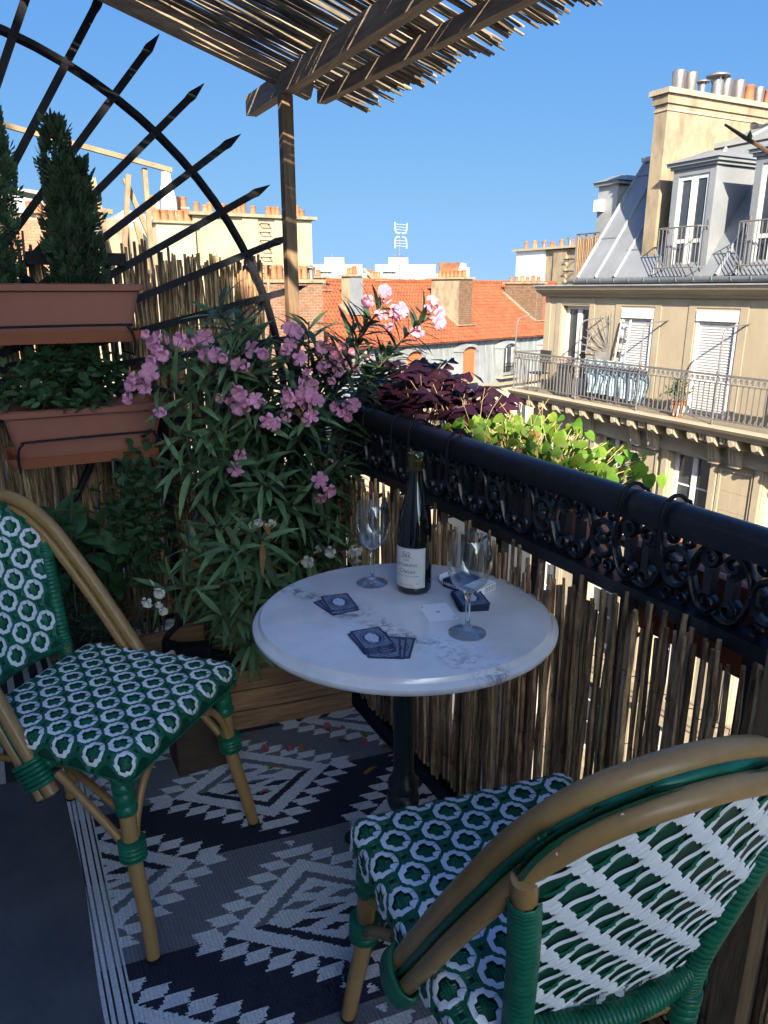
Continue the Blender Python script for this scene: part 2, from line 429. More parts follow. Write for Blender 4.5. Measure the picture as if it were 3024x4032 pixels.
# dormers facing the street
def dormer(yc, w=1.02, x=12.58):
    y0, y1 = yc - w / 2, yc + w / 2
    zt = 3.62
    b = MB()
    b.bb(x, x + .12, y0, y0 + .14, Z0 + .02, zt); b.bb(x, x + .12, y1 - .14, y1, Z0 + .02, zt); b.bb(x + .002, x + .12, y0 + .14, y1 - .14, zt - .12, zt)
    b.bb(x + .12, x + 1.6, y0 + .01, y0 + .1, Z0 + .02, zt - .002); b.bb(x + .12, x + 1.6, y1 - .1, y1 - .01, Z0 + .02, zt - .002); b.bb(x + .3, x + .34, y0 + .1, y1 - .1, Z0, zt - .01)
    d = part('dormer', b, zinc, OP)
    b = MB(); b.bb(x - .05, x + 1.7, y0 - .05, y1 + .05, zt + .002, zt + .06); b.bb(x - .1, x + 1.75, y0 - .1, y1 + .1, zt + .06, zt + .12)
    b.hexa([(x - .14, y0 - .14, zt + .122), (x + 2.1, y0 - .14, zt + .122), (x + 2.1, y1 + .14, zt + .122), (x - .14, y1 + .14, zt + .122), (x + .35, yc - .05, zt + .33), (x + 2.3, yc - .05, zt + .33), (x + 2.3, yc + .05, zt + .33), (x + .35, yc + .05, zt + .33)])
    part('dormer_roof', b, zinc, d)
    b = MB()
    for a, c in ((y0 + .141, yc), (yc, y1 - .141)):
        b.bb(x + .03, x + .09, a + .002, a + .07, Z0 + .03, zt - .121); b.bb(x + .03, x + .09, c - .07, c - .002, Z0 + .03, zt - .121)
        for z in (Z0 + .03, 2.25, zt - .2): b.bb(x + .032, x + .088, a + .07, c - .07, z, z + .075)
    part('window_frame', b, whitepaint, d)
    for a, c in ((y0 + .2, yc - .06), (yc + .06, y1 - .2)):
        b = MB(); b.bb(x + .055, x + .065, a, c, Z0 + .1, zt - .19); part('pane', b, glassw, d)
    b = MB(); xr = 12.3
    for xa, ya, xb, yb in ((xr, y0 + .04, xr, y1 - .04),):
        b.tube([(x + .1, y0 + .04, 2.53), (xr, y0 + .04, 2.53), (xr, y1 - .04, 2.53), (x + .1, y1 - .04, 2.53)], .016, 6); b.tube([(x + .1, y0 + .04, 1.78), (xr, y0 + .04, 1.78), (xr, y1 - .04, 1.78), (x + .1, y1 - .04, 1.78)], .012, 6)
        for k in range(11):
            y = y0 + .04 + (w - .08) * k / 10; b.tube([(xr, y, 1.68), (xr, y, 2.53)], .009, 5)
        for xx in (12.4, 12.5):
            for yy in (y0 + .04, y1 - .04): b.tube([(xx, yy, 1.7), (xx, yy, 2.53)], .009, 5)
        for yy in (y0 + .04, y1 - .04): b.tube([(x, yy, 2.48), (x, yy, 2.66)], .02, 5)
    part('window_guard', b, greyiron, d)
for yc in (11.02, 9.17, 7.3): dormer(yc)
# zinc box at the far end of the roof
b = MB(); b.bb(13.85, 15.3, 14.35, 15.0, 1.462, 3.78); zb = part('end_dormer', b, zincl, OP)
b = MB(); b.bb(13.75, 15.4, 14.25, 15.08, 3.782, 3.86); b.hexa([(13.7, 14.2, 3.862), (15.45, 14.2, 3.862), (15.45, 15.12, 3.862), (13.7, 15.12, 3.862), (14.1, 14.5, 4.02), (15.3, 14.5, 4.02), (15.3, 14.8, 4.02), (14.1, 14.8, 4.02)]); part('dormer_roof', b, zinc, zb)
b = MB(); b.bb(13.68, 13.849, 14.76, 14.96, 3.2, 3.47); part('vent_box', b, whitepaint, zb)
# party-wall chimney of the opposite house
ch = MB(); ch.bb(12.75, 19.5, 12.02, 12.35, 1.9, 4.95); ch.bb(12.7, 19.52, 11.98, 12.39, 4.951, 5.12)
chim = part('chimney', ch, stained, OP)
b = MB(); b.bb(12.64, 19.6, 11.92, 12.45, 5.122, 5.22); b.bb(12.73, 19.5, 12.0, 12.37, 4.82, 4.862); part('chimney_cap', b, M('grey stained cap', (.27, .235, .18), .95, 0, .3, 3, .4), chim)
potm = MB(); potm.lathe([(.115, 0), (.125, .02), (.125, .06), (.11, .08), (.10, .32), (.112, .34), (.112, .37), (.085, .37), (.08, .1), (0, .1)], 14)
pme = potm.mesh('chimney_pot', terra2, 40)
mpm = MB(); mpm.lathe([(.105, 0), (.12, .03), (.135, .36), (.14, .38), (.115, .38), (.1, .1), (0, .1)], 14)
mme = mpm.mesh('metal_flue', M('brushed steel flue', (.5, .45, .42), .35, .9, .15, 6), 40)
hood = MB(); hood.lathe([(.09, 0), (.09, .26), (.0, .26)], 10); hood.lathe([(.0, .4), (.19, .33), (.19, .31), (0, .31)], 10)
for a in range(3): hood.tube([(.08 * math.cos(a * 2.1), .08 * math.sin(a * 2.1), .2), (.12 * math.cos(a * 2.1), .12 * math.sin(a * 2.1), .32)], .012, 4)
hdme = hood.mesh('hooded_flue', lead, 40)
for k, (x, me, s) in enumerate([(13.15, mme, 1.0), (13.5, mme, 1.0), (13.85, hdme, .8), (14.3, hdme, 1.3), (14.55, mme, 1.0), (14.95, mme, 1.05), (15.3, pme, .95), (15.6, mme, .9), (15.95, pme, .9), (16.25, mme, .9), (16.6, pme, 1.1), (16.95, pme, 1.1), (17.4, pme, 1.1)]):
    inst('chimney_pot' if me is pme else 'metal_flue', me, chim, Matrix.Translation((x, 12.18, 5.221)) @ Matrix.Diagonal((s, s, s, 1)))
b = MB(); b.lathe([(.14, 0), (.09, .25), (.09, .62), (.18, .86), (.19, .9), (.09, .92), (0, .92)], 12, (14.9, 10.9, 4.5)); part('roof_vent', b, zincl, roof, 40)
# windows and shutters
for i, (a, c, e, f) in enumerate(up):
    if i == 0 or i == 4:
        b = MB(); x = 12.66
        b.bb(x, x + .08, a + .001, a + .09, e, f - .001); b.bb(x, x + .08, c - .09, c - .001, e, f - .001); m = (a + c) / 2
        b.bb(x - .01, x + .08, m - .07, m + .07, e, f - .09); b.bb(x + .002, x + .078, a + .09, c - .09, f - .09, f - .002); b.bb(x + .002, x + .078, a + .09, c - .09, e, e + .35)
        w = part('window', b, whitepaint, OP)
        for y0, y1 in ((a + .09, m - .07), (m + .07, c - .09)):
            b = MB(); b.bb(x + .03, x + .045, y0, y1, e + .35, f - .09); part('pane', b, glassw, w)
    else:
        b = MB(); b.bb(12.47, 12.6, a + .002, c - .002, f - .21, f - .002); b.bb(12.5, 12.58, a + .002, a + .06, e, f - .212); b.bb(12.5, 12.58, c - .06, c - .002, e, f - .212); b.bb(12.6, 12.62, a + .01, c - .01, e, f - .215)
        w = part('roller_shutter', b, shutter, OP)
        s_ = MB(); hgt = (f - .212 - e) / 34
        s_.prism([(-.02, -(c - a) / 2 + .062, 0), (-.035, -(c - a) / 2 + .062, hgt * .5), (-.02, -(c - a) / 2 + .062, hgt * .88), (.0, -(c - a) / 2 + .062, hgt * .88), (0, -(c - a) / 2 + .062, 0)], (0, (c - a) - .124, 0))
        se = s_.mesh('shutter_slat', shutter)
        for k in range(34): inst('shutter_slat', se, w, Matrix.Translation((12.575, (a + c) / 2, e + k * hgt)))
for i, (a, c, e, f) in enumerate(low):
    x = 12.68; m = (a + c) / 2; b = MB()
    b.bb(x, x + .08, a + .001, a + .1, e, f - .001); b.bb(x, x + .08, c - .1, c - .001, e, f - .001); b.bb(x - .02, x + .08, m - .06, m + .06, e, f - .1); b.bb(x + .002, x + .078, a + .1, c - .1, f - .1, f - .002)
    for z in (e + .02, f - .75, f - 1.4):
        for y0, y1 in ((a + .1, m - .06), (m + .06, c - .1)): b.bb(x + .01, x + .07, y0, y1, z, z + (.14 if z < e + .1 else .035))
    w = part('window', b, whitepaint, OP)
    for y0, y1 in ((a + .1, m - .06), (m + .06, c - .1)):
        b = MB(); b.bb(x + .03, x + .045, y0, y1, e + .05, f - .1); part('pane', b, glassw, w)
    if i < 6:
        b = MB(); b.bb(12.77, 12.78, m + .14, c - .12, e + .1, f - .12); part('curtain', b, M('pale net curtain', (.45, .44, .42), .9), w)
# balcony railing with scroll frieze
b = MB(); xr = 11.82
b.bb(xr - .025, xr + .025, 2, 15.40, -.165, -.125); b.bb(xr - .014, xr + .014, 2, 15.4, -.305, -.285); b.bb(xr - .012, xr + .012, 2, 15.4, -.965, -.945)
b.bb(xr, 12.6, 15.36, 15.40, -.165, -.125); b.bb(xr, 12.6, 15.37, 15.395, -.305, -.285); b.bb(xr, 12.6, 15.37, 15.395, -.965, -.945)
rl = part('balcony_railing', b, greyiron, OP)
bl = MB(); bl.box((0, 0, .33), (.018, .018, .66)); ble = bl.mesh('baluster', greyiron)
for k in range(112):
    y = 15.36 - k * .118
    if y < 2.2: break
    inst('baluster', ble, rl, Matrix.Translation((xr, y, -.945)))
for k in range(6): inst('baluster', ble, rl, Matrix.Translation((xr + .1 + k * .12, 15.38, -.945)))
sc = MB()
pts = [(0, .045 * (1 - t * .16) ** 1 * math.cos(t * 2.2) * (1 - t / 7), .045 * math.sin(t * 2.2) * (1 - t / 7)) for t in [i * .35 for i in range(18)]]
sc.tube(pts, .009, 5); sc.tube([(0, .045, 0), (0, .055, -.06), (0, .02, -.06)], .008, 4)
sce = sc.mesh('scroll', greyiron)
for k in range(98):
    y = 15.3 - k * .118
    if y < 4: break
    inst('scroll', sce, rl, Matrix.Translation((xr, y, -.225)))
pm = MB(); pm.lathe([(.02, 0), (.035, .05), (.02, .1), (.018, .45), (.03, .48), (.018, .52), (.016, .9), (.03, .95), (.03, .99), (0, 1.0)], 8); pe = pm.mesh('rail_post', greyiron, 40)
tb = MB(); tb.tube(spline([(0, 0, 0), (0, 0, .45), (.03, 0, .72), (.16, 0, .83), (.68, 0, .88)], 5), .018, 6); tbe = tb.mesh('stay_bar', greyiron, 40)
for y in (15.36, 13.06, 11.2, 9.31, 7.4, 5.5):
    inst('rail_post', pe, rl, Matrix.Translation((xr, y, -1.06))); inst('stay_bar', tbe, rl, Matrix.Translation((xr, y, -.125)))
# things on that balcony
fn = thing('iron_fan_divider', 'grey iron spiked fan divider on the balcony across the street', 'divider', (12.2, 12.74, -1.06))
b = MB(); b.bb(12.0, 12.49, 12.72, 12.76, -1.06, .02); part('panel', b, greyiron, fn)
for k in range(9):
    a = R(92 + k * 10.5); b = MB(); r = .92
    b.tube([(12.44, 12.74, 0), (12.44 + .9 * r * math.cos(a), 12.74, .9 * r * math.sin(a)), (12.44 + r * math.cos(a), 12.74, r * math.sin(a))], [.014, .014, .002], 5); part('spike', b, greyiron, fn)
b = MB(); b.tube([(12.44 + .7 * math.cos(R(90 + k * 6)), 12.74, .7 * math.sin(R(90 + k * 6))) for k in range(16)], .012, 5); part('arc_bar', b, greyiron, fn)
cl = MB(); cb = M('pale blue checked cloth', (.42, .60, .68), .85, 0, .1, 3)
def cf(u, v):
    y = 12.95 - u * 1.85; sag = .75 if u < .55 else .75 + .15 * (u - .55)
    return (11.93 + .05 * math.sin(u * 46 + v * 2) * (.3 + v) + .05 * v, y + .06 * math.sin(v * 5 + u * 9), -.12 - v * sag - (.25 * max(0, u - .55)) * (1 - v))
cl.grid(cf, 60, 8); cl.grid(lambda u, v: V(cf(u, v)) + V((.006, 0, 0)), 60, 8)
m, N, L, P = nodes('pale blue checked cloth weave')
tc = N.new('ShaderNodeTexCoord'); br = N.new('ShaderNodeTexBrick'); br.offset = 0
mp = N.new('ShaderNodeMapping'); mp.inputs['Rotation'].default_value = (0, R(90), R(90)); L(tc.outputs['Object'], mp.inputs[0]); L(mp.outputs[0], br.inputs['Vector'])
br.inputs['Color1'].default_value = (.34, .49, .57, 1); br.inputs['Color2'].default_value = (.31, .46, .54, 1); br.inputs['Mortar'].default_value = (.14, .24, .36, 1); br.inputs['Scale'].default_value = 1; br.inputs['Brick Width'].default_value = .11; br.inputs['Row Height'].default_value = .13; br.inputs['Mortar Size'].default_value = .009
L(br.outputs['Color'], P.inputs['Base Color']); P.inputs['Roughness'].default_value = .9
solo('hanging_cloth', cl, m, 'pale blue checked cloth hung along the opposite balcony railing', 'cloth', smooth=60)
pt = thing('potted_shrub', 'loose green shrub in striped clay pot on the opposite balcony', 'potted plant', (12.02, 10.3, -1.06))
b = MB(); b.lathe([(0, 0), (.1, 0), (.145, .24), (.16, .25), (.16, .29), (.13, .29), (.12, .2), (0, .2)], 16, (12.02, 10.3, -1.06)); po = part('pot', b, terra2, pt, 40)
b = MB()
for k in range(8): a = k * PI / 4; b.bar((12.02 + .108 * math.cos(a), 10.3 + .108 * math.sin(a), -1.04), (12.02 + .148 * math.cos(a), 10.3 + .148 * math.sin(a), -.84), .03, .008, (math.cos(a), math.sin(a), 0))
part('stripe', b, petalw, po)
def leafmesh(name, mat, L_, w, prof=(.0, .6, 1, .85, .45, 0), fold=.25, droop=.15, nseg=None):
    b = MB(); n = len(prof) - 1; vs = []
    for i, p in enumerate(prof):
        t = i / n; y = L_ * t; z = -droop * L_ * t * t
        vs += [V((-w * p / 2, y, z + fold * w * p / 2)), V((0, y, z)), V((w * p / 2, y, z + fold * w * p / 2))]
    fs = []
    for i in range(n):
        a = i * 3; c = a + 3
        fs += [(a, a + 1, c + 1, c), (a + 1, a + 2, c + 2, c + 1)]
    b.add(vs, fs)
    return b
def scatter(b, leaf, pos, d, n, s):
    m = basis(pos, d, n, s); o = len(b.v)
    b.v.extend([m @ p for p in leaf.v]); b.f.extend([tuple(i + o for i in f) for f in leaf.f])
def rdir(zlo=-1, zhi=1):
    z = rnd(zlo, zhi); a = rnd(0, 2 * PI); r = math.sqrt(max(0, 1 - z * z))
    return V((r * math.cos(a), r * math.sin(a), z))
def bush(parent, c, rad, h, nst, nlf, leaf, mat, stem=stemm, sr=.004, s=(.7, 1.2), base=None, up=.3):
    """stems rising from a base and carrying leaves in little groups"""
    c = V(c); base = V(base) if base else c
    bs = MB(); bl_ = MB()
    for k in range(nst):
        d = rdir(.2, 1); tip = c + V((d.x * rad[0], d.y * rad[1], d.z * h)); b0 = base + V((rnd(-1, 1) * rad[0] * .5, rnd(-1, 1) * rad[1] * .5, 0))
        pts = bez(b0, (b0 + tip) / 2 + V((rnd(-1, 1) * rad[0] * .2, rnd(-1, 1) * rad[1] * .2, h * .2)), tip, 6)
        bs.tube(pts, [sr * (1 - .12 * i) for i in range(7)], 5)
        for q in range(nlf):
            t = rnd(.25, 1) ** .8; p = pts[min(6, int(t * 6))].lerp(pts[min(6, int(t * 6) + 1)], (t * 6) % 1)
            d2 = (rdir(-.5, .9) + V((0, 0, up))).normalized()
            scatter(bl_, leaf, p + d2 * rnd(.0, .15) * rad[0], d2, (rnd(-.6, .6), rnd(-.6, .6), 1), rnd(*s))
    part('stems', bs, stem, parent, 60)
    part('foliage', bl_, mat, parent, 60, kind='stuff')
bush(pt, (12.02, 10.3, -.8), (.26, .3), .5, 16, 18, leafmesh('l', None, .07, .03), leafm, sr=.006)
ld = thing('step_ladder', 'folded aluminium step ladder leaning by the white shutter', 'ladder', (12.32, 12.28, -1.06))
alu = M('aluminium tube', (.62, .62, .62), .35, .85, .05)
b = MB(); b.tube(spline([(12.2, 12.42, -1.06), (12.4, 12.42, .58), (12.4, 12.36, .66), (12.4, 12.2, .66), (12.4, 12.14, .58), (12.2, 12.14, -1.06)], 3), .02, 6); part('side_rail', b, alu, ld)
for k in range(5): z = -.75 + k * .28; b = MB(); b.bb(12.2 + .033 * (k + 1), 12.29 + .033 * (k + 1), 12.15, 12.41, z, z + .03); part('step', b, alu, ld)
ck = thing('folding_chair', 'dark folding chair on the far end of the opposite balcony', 'chair', (12.1, 14.75, -1.06))
dk = M('dark plastic', (.03, .03, .034), .5)
b = MB(); b.bb(11.92, 12.3, 14.55, 14.95, -.64, -.61); part('seat', b, dk, ck)
b = MB(); b.bb(12.28, 12.31, 14.55, 14.95, -.4, -.08); part('backrest', b, dk, ck)
for x, y in ((11.94, 14.57), (11.94, 14.93), (12.29, 14.57), (12.29, 14.93)): b = MB(); b.tube([(x, y, -1.06), (x, y, -.64 if x < 12 else -.1)], .013, 6); part('leg', b, dk, ck)
fb = thing('flower_box', 'small box of faded pink flowers on the opposite railing', 'flower box', (12.0, 13.65, -1.06))
b = MB(); b.bb(11.9, 12.1, 13.45, 13.85, -1.06, -.3); part('stand', b, greyiron, fb)
bush(fb, (12.0, 13.65, -.3), (.12, .22), .2, 8, 14, leafmesh('l', None, .05, .03), M('faded pink bloom', (.5, .26, .22), .7, rand=.2))

# ---------------------------------------------------------------- neighbouring house beyond it
MBd = thing('white_gable_building', 'white and cream chimney wall with iron rungs beyond the orange roof', 'building', (46, 50, -18))
b = MB(); b.bb(42.0, 56, 51.3, 55.1, -18.1, 4.56); part('white_wall', b, whitepaint, MBd)
b = MB(); b.bb(42.15, 56, 45.0, 51.29, -18.1, 4.5); b.bb(41.94, 42.18, 48.6, 50.1, -18.1, 4.48); b.bb(41.91, 42.16, 46.2, 47.25, -18.1, 4.48); mw = part('cream_wall', b, stained, MBd)
b = MB(); b.bb(41.7, 56, 44.9, 55.4, 4.562, 4.74); part('coping', b, stone, MBd)
rg = MB(); rg.tube([(0, -.16, 0), (-.2, -.16, 0), (-.2, .16, 0), (0, .16, 0)], .018, 5); rge = rg.mesh('rung', iron2)
for k in range(6): inst('rung', rge, mw, Matrix.Translation((42.14, 48.0, 3.7 - k * .9)) @ Matrix.Diagonal((2.6, 2.6, 2.6, 1)))
for k in range(17):
    y = 54.6 - k * .56 + rnd(-.1, .1); me = (pme, hdme, pme)[k % 3]
    inst('chimney_pot', me, MBd, Matrix.Translation((42.7 + .6 * (k % 2), y, 4.741)) @ Matrix.Diagonal((1.5, 1.5, rnd(1.2, 1.9), 1)))
ws = thing('wooden_screen', 'brown upright pole screen on the terrace beside the mansard', 'screen', (13.2, 14.5, 1.46))
for k in range(13):
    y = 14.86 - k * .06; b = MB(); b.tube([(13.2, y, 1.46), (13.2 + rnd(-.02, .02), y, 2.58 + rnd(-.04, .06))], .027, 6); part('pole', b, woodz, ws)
b = MB(); b.tube([(13.17, 14.9, 2.66), (13.17, 14.1, 2.66)], .02, 5); b.tube([(13.17, 14.9, 1.46), (13.17, 14.9, 2.66)], .02, 5); part('rail', b, greyiron, ws)
# ---------------------------------------------------------------- house with the orange tiled roof
TA = V((16.073, 33.139, 0)); TE = V((.9563, .2924, 0)); TB = V((-.2924, .9563, 0))
def T(s, t, z): return TA + TE * s + TB * t + V((0, 0, z))
TR = thing('tiled_roof_building', 'orange tiled house with grey zinc mansard at the end of the street', 'building', TA + V((0, 0, -18)))
S0, S1, EZ, RZ, RT = -2.6, 24.0, -1.3, 1.86, 4.6
wallm = M('pale street wall', (.36, .31, .23), .9, 0, .1, .5)
b = MB(); b.hexa([T(S0, .4, -18.1), T(S1, .4, -18.1), T(S1, 9, -18.1), T(S0, 9, -18.1), T(S0, .4, -4.05), T(S1, .4, -4.05), T(S1, 9, -4.05), T(S0, 9, -4.05)]); tw = part('wall', b, wallm, TR)
b = MB(); b.hexa([T(S0, .1, -4.2), T(S1, .1, -4.2), T(S1, .5, -4.2), T(S0, .5, -4.2), T(S0, .05, -3.95), T(S1, .05, -3.95), T(S1, .5, -3.95), T(S0, .5, -3.95)]); part('cornice', b, stone, TR)
for k in range(7):
    s = -1 + k * 3.7
    for z in (-7.2, -10.3):
        b = MB(); b.hexa([T(s, .35, z), T(s + 1.1, .35, z), T(s + 1.1, .41, z), T(s, .41, z), T(s, .35, z + 2), T(s + 1.1, .35, z + 2), T(s + 1.1, .41, z + 2), T(s, .41, z + 2)]); w = part('window', b, whitepaint, TR)
        for q in (0, 1):
            b = MB(); a = s + .08 + q * .5; b.hexa([T(a, .335, z + .1), T(a + .42, .335, z + .1), T(a + .42, .349, z + .1), T(a, .349, z + .1), T(a, .335, z + 1.9), T(a + .42, .335, z + 1.9), T(a + .42, .349, z + 1.9), T(a, .349, z + 1.9)]); part('pane', b, glassw, w)
b = MB(); b.hexa([T(S0, .1, -3.95), T(S1, .1, -3.95), T(S1, 9, -3.95), T(S0, 9, -3.95), T(S0, .32, -1.38), T(S1, .32, -1.38), T(S1, 9, -1.38), T(S0, 9, -1.38)])
mans = part('zinc_mansard', b, M('pale streaked zinc', (.20, .225, .235), .6, .15, .35, 2.2, .15, 6, stretch=(1.6, 1.6, .25)), TR)
for k in range(44):
    s = S0 + .3 + k * .6
    b = MB(); b.bar(T(s, .09, -3.94), T(s, .31, -1.4), .05, .05, TB * -1); part('zinc_seam', b, zincl, mans)
b = MB(); b.hexa([T(S0, -.1, -1.42), T(S1, -.1, -1.42), T(S1, .3, -1.42), T(S0, .3, -1.42), T(S0, -.1, -1.32), T(S1, -.1, -1.32), T(S1, .3, -1.32), T(S0, .3, -1.32)]); part('eaves_gutter', b, zincl, TR)
oshut = M('orange red shutter', (.40, .11, .04), .7, 0, .08, 3)
for i, sc_ in enumerate((3.73, 8.24, 12.05, 16.4)):
    hw = .58; z0, z1 = -3.6, -1.95
    b = MB()
    def arch(r0, r1, t0, t1, n=8):
        for k in range(n):
            a0 = PI * k / n; a1 = PI * (k + 1) / n; rise = .3
            q = lambda r, a, t: T(sc_ + r * math.cos(a), t, z1 + rise * (r / r0) * math.sin(a) * (r0 / hw) * .9)
            b.hexa([q(r0, a0, t0), q(r1, a0, t0), q(r1, a0, t1), q(r0, a0, t1), q(r0, a1, t0), q(r1, a1, t0), q(r1, a1, t1), q(r0, a1, t1)])
    arch(hw + .0, hw + .3, -.28, 1.2)
    for sg in (-1, 1): b.hexa([T(sc_ + sg * (hw + .001), -.22, z0), T(sc_ + sg * (hw + .24), -.22, z0), T(sc_ + sg * (hw + .24), 1.2, z0), T(sc_ + sg * (hw + .001), 1.2, z0), T(sc_ + sg * (hw + .001), -.22, z1 - .002), T(sc_ + sg * (hw + .24), -.22, z1 - .002), T(sc_ + sg * (hw + .24), 1.2, z1 - .002), T(sc_ + sg * (hw + .001), 1.2, z1 - .002)])
    dm = part('dormer', b, zincl, TR, 30)
    b = MB(); b.hexa([T(sc_ - hw - .3, -.3, z0 - .12), T(sc_ + hw + .3, -.3, z0 - .12), T(sc_ + hw + .3, .3, z0 - .12), T(sc_ - hw - .3, .3, z0 - .12), T(sc_ - hw - .3, -.3, z0 - .002), T(sc_ + hw + .3, -.3, z0 - .002), T(sc_ + hw + .3, .3, z0 - .002), T(sc_ - hw - .3, .3, z0 - .002)]); part('sill', b, stone, dm)
    if i in (0, 1):
        for k in range(14):
            zz = z0 + k * .118; b = MB(); b.hexa([T(sc_ - hw + .01, -.1, zz), T(sc_ + hw - .01, -.1, zz), T(sc_ + hw - .01, .1, zz), T(sc_ - hw + .01, .1, zz), T(sc_ - hw + .01, -.06, zz + .116), T(sc_ + hw - .01, -.06, zz + .116), T(sc_ + hw - .01, .1, zz + .116), T(sc_ - hw + .01, .1, zz + .116)]); part('shutter_slat', b, oshut, dm)
        b = MB(); b.prism([T(sc_ + (hw - .01) * math.cos(PI * k / 8), -.06, z1 + .002 + .26 * math.sin(PI * k / 8)) for k in range(9)], TB * .15); part('shutter_head', b, oshut, dm)
    else:
        b = MB(); b.prism([T(sc_ + (hw - .01) * math.cos(PI * k / 8), .05, z1 + .002 + .26 * math.sin(PI * k / 8)) for k in range(9)], TB * .06)
        b.hexa([T(sc_ - hw + .01, .05, z0), T(sc_ + hw - .01, .05, z0), T(sc_ + hw - .01, .1, z0), T(sc_ - hw + .01, .1, z0), T(sc_ - hw + .01, .05, z1), T(sc_ + hw - .01, .05, z1), T(sc_ + hw - .01, .1, z1), T(sc_ - hw + .01, .1, z1)])
        wf = part('window_frame', b, whitepaint, dm)
        for a, c in ((-hw + .1, -.05), (.05, hw - .1)):
            b = MB(); b.hexa([T(sc_ + a, .03, z0 + .2), T(sc_ + c, .03, z0 + .2), T(sc_ + c, .049, z0 + .2), T(sc_ + a, .049, z0 + .2), T(sc_ + a, .03, z1 + .05), T(sc_ + c, .03, z1 + .05), T(sc_ + c, .049, z1 + .05), T(sc_ + a, .049, z1 + .05)]); part('pane', b, glassw, dm)
        b = MB()
        for zz in (z0 + .05, z0 + .55, z0 + .75): b.tube([T(sc_ - hw, -.26, zz), T(sc_ + hw, -.26, zz)], .02, 4)
        for k in range(13): b.tube([T(sc_ - hw + k * hw / 6, -.26, z0), T(sc_ - hw + k * hw / 6, -.26, z0 + .75)], .014, 4)
        part('window_guard', b, iron2, dm)
# roof body and tiles
tilem = M('orange roof tile', (.24, .071, .029), .8, 0, .34, 2.2, .2, 20, rand=.16, huev=.006)
b = MB(); HS = .9
b.add([T(S0, -.15, EZ - .1), T(S1, -.15, EZ - .1), T(S1, RT, RZ - .06), T(HS, RT, RZ - .06), T(S0, 9.3, EZ - .1), T(S1, 9.3, EZ - .1)], [(0, 1, 2, 3), (0, 3, 4), (3, 2, 5, 4), (1, 5, 2), (0, 4, 5, 1)])
rb = part('roof', b, tilem, TR)
tl = MB()   # one tile: low S-curve with a thick lower edge
prof = [(-.125, .0), (-.095, .03), (-.05, .036), (-.01, .012), (.03, .0), (.085, .0), (.12, .012)]
vs = []
for y, dz in ((0, .025), (.37, 0)):
    for x, z in prof: vs.append(V((x, y, z + dz)))
for x, z in prof: vs.append(V((x, 0, z - .012)))
n = len(prof); fs = [(i, i + 1, n + i + 1, n + i) for i in range(n - 1)] + [(2 * n + i, 2 * n + i + 1, i + 1, i) for i in range(n - 1)]
tl.add(vs, fs)
tme = tl.mesh('roof_tile', tilem)
sv = V((0, 0, RZ - EZ)) + TB * (RT + .15); sl_ = sv.length; sv.normalize(); snn = TE.cross(sv).normalized()
rows = int(sl_ / .33); bulk = MB(); cnt = 0
for r_ in range(rows + 1):
    d = r_ * .33; t = -.17 + (RT + .15) * d / sl_; z = EZ - .06 + (RZ - EZ) * d / sl_
    sl0 = S0 + (HS - S0) * d / sl_ + .1
    ncol = int((S1 - sl0) / .245)
    for c_ in range(ncol):
        s = sl0 + c_ * .245 + (r_ % 2) * .12 + rnd(-.008, .008)
        if s > S1 - .1: continue
        m = basis(T(s, t, z + rnd(0, .008)), sv, snn); 
        if r_ >= 3 and r_ < 11 and 3.5 < s < 12.5 and cnt < 290:
            inst('roof_tile', tme, rb, m); cnt += 1
        else:
            o = len(bulk.v); bulk.v.extend([m @ p for p in tl.v]); bulk.f.extend([tuple(i + o for i in f) for f in tl.f])
# hip end tiles
hv = (T(HS, RT, RZ) - T(S0, RT, EZ)); hl = hv.length; hv.normalize(); hn = hv.cross(TB).normalized(); hn = hn if hn.z > 0 else -hn
for r_ in range(int(hl / .33) + 1):
    f_ = r_ * .33 / hl; s = S0 + (HS - S0) * f_; z = EZ + (RZ - EZ) * f_ - .02
    t0 = -.1 + (RT + .1) * f_; t1 = 9.3 + (RT - 9.3) * f_
    for c_ in range(int((t1 - t0) / .245)):
        m = basis(T(s, t0 + .1 + c_ * .245, z), hv, hn); o = len(bulk.v); bulk.v.extend([m @ p for p in tl.v]); bulk.f.extend([tuple(i + o for i in f) for f in tl.f])
part('tile_field', bulk, tilem, rb, kind='stuff')
b = MB()
def ridge(p, q, n):
    for k in range(n):
        a = p.lerp(q, k / n); c = p.lerp(q, (k + 1.08) / n); b.tube([a, c], [.13, .11], 8)
ridge(T(HS, RT, RZ), T(S1, RT, RZ), 56); ridge(T(S0, -.1, EZ), T(HS, RT, RZ), 15)
part('ridge_tiles', b, tilem, rb, 40)
